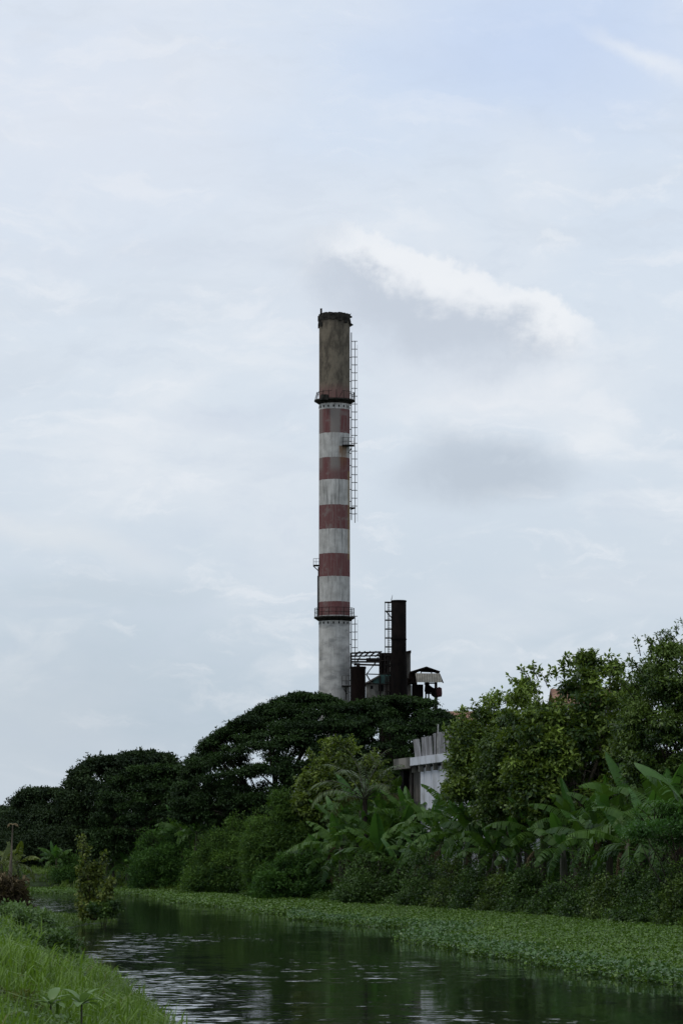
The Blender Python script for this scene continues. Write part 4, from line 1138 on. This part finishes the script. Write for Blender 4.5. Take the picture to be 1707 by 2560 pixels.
def conveyor():
    d = 372; x = xat(1066, d); g = h1(x, d)
    t = thing('conveyor_house', (x, d, g), 'raised gabled conveyor shelter with a pale corrugated side right of the black stack', 'building')
    b = MB()
    b.prism([at(1024,1679,d-1), at(1065.5,1666,d-1), at(1100,1678,d-1), at(1098,1680,d-1), at(1065.5,1669,d-1), at(1026,1682,d-1)], (0,4,0))
    b.prism([at(1045,1674,d+1), at(1065.5,1668,d+1), at(1096,1679,d+1), at(1080,1681,d+1), at(1052,1680,d+1)], (0,.2,0))
    b.build('gable_roof', M['rust'], t)
    a = at(1038,1683,d-1.2); c1 = at(1099,1683.5,d-1.2); c2 = at(1104.5,1705.5,d-2.2); c3 = at(1041,1705.5,d-2.2)
    b = MB(); b.prism([a, c1, c2, c3], (0,.08,0)); o = b.build('corrugated_side', M['corr'], t)
    b = MB(); b.prism([at(1099,1683.5,d-1.1), at(1108,1706,d-1.1), at(1104.6,1705.5,d-2.2)], (.1,1.5,0)); b.build('end_flap', M['rust'], t)
    b = MB(); bx(b, 1022, 1041, 1682, 1708, d, 3)
    b.prism([at(1026,1700,d), at(1020,1712,d), at(1012,1716,d), at(1012,1690,d)], (0,3,0)); b.build('dark_cladding', M['rust'], t)
    b = MB()
    for px in (1040, 1052, 1078, 1095): b.tube([at(px,1672 if px > 1045 and px < 1090 else 1677,d-.5), at(px,1684,d-.5)], .07, 5)
    b.tube([at(1040,1705,d), at(1040,1712,d)], .12, 5); b.tube([at(1089,1704,d), (at(1091,1740,d).x, d, g)], .2, 6)
    b.tube([at(1061,1705,d), at(1061,1712,d)], .05, 5)
    for px in (1036,1048,1064,1071): b.tube([at(px,1712,d+1), (at(px,1712,d).x, d+1, g)], .1, 5)
    b.tube([at(1062,1734,d+.5), at(1085,1734,d+.5)], .07, 5); b.tube([at(1071,1708,d), at(1086,1708,d)], .09, 5)
    b.build('post', M['rail'], t)
    b = MB(); bx(b, 1030, 1057.5, 1711, 1760, d, 3); b.build('box_hopper', M['steel'], t)
    b = MB(); b.prism([at(1063,1705,d), at(1072,1705,d), at(1074,1717,d), at(1076,1733,d), at(1064,1733,d), at(1061,1726,d)], (0,1.2,0)); b.build('chute', M['steel'], t)
    b = MB(); b.prism([at(1072,1712,d), at(1082,1719,d), at(1092,1722,d), at(1098,1722,d), at(1098,1740,d), at(1090,1745,d), at(1079,1736,d)], (0,2,0)); b.build('tail_hopper', M['steel'], t)
    b = MB(); b.lathe([(.05,zat(1718,d)),(.32,zat(1721,d)),(.36,zat(1735,d)),(.3,zat(1742,d)),(.05,zat(1743,d))], (at(1097,1730,d).x, d-.5), 12); b.build('red_drum', M['redbit'], t, True)
    b = MB(); bx(b, 1021, 1028, 1712, 1760, d+.2, 2); b.build('grey_panel', M['greyw'], t)
conveyor()

# ------------------------------------------------------------------ white building on the bank
def white_building():
    z = lambda py, d: zat(py, d)
    A = at(989,1899,153); B = at(1031,1894.5,150); Cc = at(1200,1867,137.5); g = h1(B.x, B.y)
    t = thing('white_building', (B.x, B.y, g), 'stained white building with a fence of loose corrugated sheets on its roof', 'building')
    ztop = B.z; zlow = at(1031,1920.5,150).z
    dirv = Vector((Cc.x-A.x, Cc.y-A.y, 0)); L = dirv.length; dn = dirv.normalized(); nrm_ = Vector((-dn.y, dn.x, 0))
    if nrm_.x < 0: nrm_ = -nrm_          # inward, to the right
    P = lambda s, o, zz: Vector((A.x, A.y, 0))+dn*s+nrm_*o+Vector((0,0,zz))
    sB = (Vector((B.x,B.y,0))-Vector((A.x,A.y,0))).length
    def slab(mb, s0, s1, o0, o1, z0, z1): mb.prism([P(s0,o0,z0), P(s1,o0,z0), P(s1,o1,z0), P(s0,o1,z0)], (0,0,z1-z0)); return mb
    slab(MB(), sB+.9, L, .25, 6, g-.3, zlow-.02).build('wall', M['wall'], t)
    slab(MB(), .9, sB+.9, .45, 6, g-.3, zlow-.02).build('grey_recessed_wall', M['greyw'], t)  # left stretch, set back and in a darker grey
    slab(MB(), 0, sB, -.12, 6.2, zlow, ztop+.02).build('parapet', M['conc'], t)
    slab(MB(), sB+.003, L+.2, -.05, 6.1, zlow+.12, ztop).build('roof_slab', M['wall'], t)
    b = MB()
    for s in (sB+.2, sB+1.6, sB+3.0, sB+4.4, sB+6, sB+8): slab(b, s, s+.12, -.03, .2, zlow-.22, zlow+.10)
    b.build('slab_brackets', M['conc'], t)
    slab(MB(), .35, 1.0, .15, .43, g, zlow-.05).build('doorway', M['door'], t)
    # leaning corrugated sheets on the roof edge
    s = sB+.35; i = 0; rr = random.Random(2)
    zs = ztop+.02
    while s < sB+7.2:
        w = rr.uniform(1.0,1.25); hh = .80+.07*rr.random()+.05*i; tl = rr.uniform(-.04,.02)-(.16 if i == 0 else 0)
        mb = MB(); m = 10; base = []
        for k in range(m+1):
            q = k/m*w; off = .03*math.sin(k*PI)+(.035 if k % 2 else 0)
            base.append((q, off))
        for k in range(m):
            q0, f0 = base[k]; q1, f1 = base[k+1]; o = .12+.05*(i%2)
            v = [P(s+q0,o+f0,zs), P(s+q1,o+f1,zs), P(s+q1+tl,o+f1-.05,zs+hh+rr.uniform(-.03,.03)), P(s+q0+tl,o+f0-.05,zs+hh)]
            bb = len(mb.v); mb.v += [tuple(x) for x in v]; mb.f.append((bb,bb+1,bb+2,bb+3))
        mb.build('corrugated_sheet', M['corrw'], t); s += w*rr.uniform(.93,1.06); i += 1
    p = at(1098,1882,145); zz = ztop
    sp_ = (Vector((at(1098,1882,145).x, 145, 0))-Vector((A.x,A.y,0))).dot(dn)
    MB().tube([P(sp_,.02,zz-.1), P(sp_,.02,zz+.6), P(sp_+.1,.02,zz+1.42)], .035, 6).build('pole', M['stone'], t)
    MB().tube([P(sp_-.35,.05,zz), P(sp_-.3,.05,zz+1.15)], .03, 6).build('dark_post', M['rail'], t)
    MB().tube([P(sB+.6,-.1,zlow+.05), P(sB+.3,-.1,zlow-.05), P(sB-.1,.1,zlow-.25), P(sB-.1,.12,g)], .05, 8).build('drain_pipe', M['rail'], t)
    slab(MB(), sB-.3, sB+.4, -.5, .4, g, at(1031,2004,150).z).build('plinth', M['conc'], t)
white_building()

# ------------------------------------------------------------------ red roofed warehouses behind the trees
def warehouse(label, px0, px1, pyr, pye, d, wall='conc'):
    a = at(px0, pyr, d); c = at(px1, pyr, d); e = zat(pye, d-3); x = (a.x+c.x)/2; g = h1(x, d)
    t = thing('warehouse', (x, d, g), label, 'building', 'red roofed warehouses')
    b = MB(); b.box((x, d, (g+e)/2), (c.x-a.x-.4, 5.6, e-g-.05)); b.build('wall', M[wall], t)
    b = MB()
    b.prism([(a.x,d-3,e),(a.x,d,a.z),(a.x,d+3,e),(a.x,d+3,e-.08),(a.x,d,a.z-.09),(a.x,d-3,e-.08)], (c.x-a.x,0,0)); b.build('roof', M['tile'], t)
warehouse('warehouse with faded red roof beyond the right end of the rain trees', 1080, 1190, 1778, 1800, 235)
warehouse('warehouse with faded red roof half hidden behind the large leaved tree', 1375, 1560, 1722, 1765, 150, 'wall')

# ------------------------------------------------------------------ sky, sun, camera
SUN_EL, SUN_AZ = math.radians(58), math.radians(-115)   # azimuth measured from +Y towards +X
w = bpy.data.worlds.new('World'); S.world = w; w.use_nodes = True
nt = w.node_tree; nt.nodes.clear(); q = NT(nt)
sky = q.n('ShaderNodeTexSky', sky_type='NISHITA'); sky.sun_disc = False
sky.sun_elevation = SUN_EL; sky.sun_rotation = SUN_AZ
sky.altitude = 10; sky.air_density = 1.2; sky.dust_density = 2.5
tc = q.n('ShaderNodeTexCoord'); G = tc.outputs['Generated']
sp = q.n('ShaderNodeSeparateXYZ'); q.l(G, sp.inputs[0]); DX, DY, DZ = sp.outputs
wn = q.noise(G, 22, 6, .62); ws = q.n('ShaderNodeVectorMath', operation='SUBTRACT'); q.l(wn.outputs[1], ws.inputs[0]); ws.inputs[1].default_value = (.5,.5,.5)
wsc = q.n('ShaderNodeVectorMath', operation='SCALE'); q.l(ws.outputs[0], wsc.inputs[0]); wsc.inputs['Scale'].default_value = .022
wp = q.n('ShaderNodeVectorMath', operation='ADD'); q.l(G, wp.inputs[0]); q.l(wsc.outputs[0], wp.inputs[1])
sw = q.n('ShaderNodeSeparateXYZ'); q.l(wp.outputs[0], sw.inputs[0]); WX, WY, WZ = sw.outputs
def dirof(px, py):
    v = (at(px, py, 100)-Vector((0,0,CAMZ))).normalized(); return v
front = q.m('GREATER_THAN', DY, 0)
def blob(px, py, rx, ry, rot=0.0, amp=1.0, soft=(1.0, 0.0), warped=True):
    v = dirof(px, py); x = q.m('SUBTRACT', WX if warped else DX, v.x); z = q.m('SUBTRACT', WZ if warped else DZ, v.z)
    c, s = math.cos(rot), math.sin(rot)
    a = q.m('MULTIPLY_ADD', x, c, q.m('MULTIPLY', z, s)); b = q.m('MULTIPLY_ADD', z, c, q.m('MULTIPLY', x, -s))
    a = q.m('DIVIDE', a, rx/F); b = q.m('DIVIDE', b, ry/F)
    d = q.m('SQRT', q.m('MULTIPLY_ADD', a, a, q.m('MULTIPLY', b, b)))
    r = q.step(d, soft[0], soft[1], 0, amp)
    return q.m('MULTIPLY', r, front)
n_big = q.noise(q.mapv(G, (1,1,2.0)), 7, 5, .55, .5).outputs[0]
n_mid = q.noise(q.mapv(G, (1,1,2.4), (3,1,7)), 17, 7, .58, .6).outputs[0]
n_fin = q.noise(q.mapv(G, (1,1,1.6), (9,1,2)), 45, 6, .6, .3).outputs[0]
# overcast veil: horizon to zenith
hv = q.step(DZ, 0.0, .26)
veil = q.mix(hv, (.51,.60,.685), (.64,.73,.86))
midg = q.m('SUBTRACT', 1, q.m('MINIMUM', 1, q.m('ABSOLUTE', q.m('DIVIDE', q.m('SUBTRACT', DZ, .16), .12))))
veil = q.mix(q.m('MULTIPLY', midg, .6), veil, (.74,.795,.855))
veil = q.mix(q.step(n_big, .42, .66, 0, .5), veil, (.765,.805,.86))
veil = q.mix(q.step(n_mid, .50, .72, 0, .42), veil, (.61,.675,.76))
veil = q.mix(q.step(n_mid, .46, .30, 0, .40), veil, (.82,.85,.89))
n_str = q.noise(q.mapv(wp.outputs[0], (1,1,3.2), (2,7,5)), 26, 8, .62, .4).outputs[0]
veil = q.mix(q.step(n_str, .50, .68, 0, .38), veil, (.60,.67,.77))
veil = q.mix(q.step(n_str, .48, .30, 0, .45), veil, (.84,.865,.905))
# brighter lilac haze upper left, blue gap upper right, dusky low left
veil = q.mix(blob(250,300,900,520,0,.5), veil, (.77,.80,.87))
veil = q.mix(blob(1350,100,760,330,0,.65), veil, (.52,.64,.88))
veil = q.mix(blob(850,330,420,200,.1,.3), veil, (.60,.71,.88))
veil = q.mix(blob(1620,150,230,40,-.45,.7), veil, (.80,.84,.90))
veil = q.mix(blob(150,1800,900,420,0,.5), veil, (.44,.52,.60))
veil = q.mix(blob(250,1480,480,70,.05,.35), veil, (.50,.58,.66))
veil = q.mix(blob(150,1350,420,60,-.2,.45), veil, (.76,.79,.82))
veil = q.mix(blob(350,640,600,60,.05,.25), veil, (.62,.68,.78))
veil = q.mix(blob(560,1040,180,60,0,.35), veil, (.58,.64,.75))
veil = q.mix(blob(1250,960,520,160,0,.5), veil, (.78,.81,.86))
# darker soft cloud right of the chimney
veil = q.mix(q.m('MULTIPLY', blob(1230,1000,430,90,.1,.6), q.step(n_fin, .35, .6, .3, 1)), veil, (.83,.855,.895))
veil = q.mix(q.m('MULTIPLY', blob(1215,1185,310,120,.05,1.0,(1.0,.3)), q.step(n_fin, .20, .55, .45, 1)), veil, (.515,.58,.665))
veil = q.mix(blob(1130,1120,140,100,.0,.7), veil, (.515,.58,.665))
veil = q.mix(blob(1480,1080,170,110,-.2,.6), veil, (.82,.85,.89))
# cumulus above and right of the chimney: sunlit top, then its grey shaded underside laid over it
wn2 = q.noise(G, 75, 5, .6); ws2 = q.n('ShaderNodeVectorMath', operation='SUBTRACT'); q.l(wn2.outputs[1], ws2.inputs[0]); ws2.inputs[1].default_value = (.5,.5,.5)
wc2 = q.n('ShaderNodeVectorMath', operation='SCALE'); q.l(ws2.outputs[0], wc2.inputs[0]); wc2.inputs['Scale'].default_value = .018
wp2 = q.n('ShaderNodeVectorMath', operation='ADD'); q.l(G, wp2.inputs[0]); q.l(wc2.outputs[0], wp2.inputs[1])
sw2 = q.n('ShaderNodeSeparateXYZ'); q.l(wp2.outputs[0], sw2.inputs[0]); WX, WY, WZ = sw2.outputs
wp3 = q.n('ShaderNodeVectorMath', operation='ADD'); q.l(wp2.outputs[0], wp3.inputs[0]); q.l(wsc.outputs[0], wp3.inputs[1])
sw3 = q.n('ShaderNodeSeparateXYZ'); q.l(wp3.outputs[0], sw3.inputs[0]); WX, WY, WZ = sw3.outputs
ea, eb = dirof(760,548), dirof(1470,790); el_ = math.hypot(eb.x-ea.x, eb.z-ea.z); ux, uz = (eb.x-ea.x)/el_, (eb.z-ea.z)/el_
rx_ = q.m('SUBTRACT', WX, ea.x); rz_ = q.m('SUBTRACT', WZ, ea.z)
below = q.m('MULTIPLY_ADD', rx_, uz, q.m('MULTIPLY', rz_, -ux))          # distance under the cloud's upper edge
along = q.m('MULTIPLY_ADD', rx_, ux, q.m('MULTIPLY', rz_, uz))
veil = q.mix(blob(1000,830,470,190,-.25,.5), veil, (.60,.65,.74))
below = q.m('ADD', below, q.m('MULTIPLY', q.m('MULTIPLY', q.m('SUBTRACT', along, .045), q.m('SUBTRACT', along, .045)), -2.2)); below = q.m('ADD', below, .0022)
top = q.step(below, -.0010, .0026)
body = q.m('MULTIPLY', q.m('MAXIMUM', blob(1060,740,440,190,-.30,1.0,(1.0,.35)), blob(1300,810,250,120,-.1,1.0,(1.0,.35))), top)
thick = q.m('MULTIPLY_ADD', n_fin, .023, .001)
litf = q.m('SUBTRACT', 1, q.m('DIVIDE', below, thick)); litf = q.step(litf, -.4, .6)
litf = q.m('MULTIPLY', litf, q.step(along, .004, .020, .35, 1))
cc = q.mix(litf, (.545,.60,.685), (.86,.88,.91))
veil = q.mix(q.m('MULTIPLY', body, .88), veil, cc)
b1 = q.n('ShaderNodeBackground'); q.l(sky.outputs[0], b1.inputs[0]); b1.inputs[1].default_value = .10
b2 = q.n('ShaderNodeBackground'); q.l(veil, b2.inputs[0]); b2.inputs[1].default_value = 1.05
mx = q.n('ShaderNodeMixShader'); mx.inputs[0].default_value = .94; q.l(b1.outputs[0], mx.inputs[1]); q.l(b2.outputs[0], mx.inputs[2])
wo = q.n('ShaderNodeOutputWorld'); q.l(mx.outputs[0], wo.inputs[0])

sl = bpy.data.lights.new('sun', 'SUN'); sl.energy = 1.1; sl.angle = math.radians(14); sl.color = (1,.95,.88)
so = bpy.data.objects.new('sun', sl); COL.objects.link(so)
sd = Vector((math.sin(SUN_AZ)*math.cos(SUN_EL), math.cos(SUN_AZ)*math.cos(SUN_EL), math.sin(SUN_EL)))
so.rotation_euler = sd.to_track_quat('Z', 'Y').to_euler()

cam = bpy.data.cameras.new('camera'); co = bpy.data.objects.new('camera', cam); COL.objects.link(co)
co.location = (0,0,CAMZ); co.rotation_euler = (PI/2+TH, 0, 0)
cam.sensor_fit = 'VERTICAL'; cam.sensor_height = 23.5; cam.lens = F/2560*23.5
cam.clip_start = .5; cam.clip_end = 8000
S.camera = co
S.view_settings.view_transform = 'Standard'; S.view_settings.look = 'None'; S.view_settings.exposure = 0
for o in list(COL.objects):
    if 'abs' in o: del o['abs']
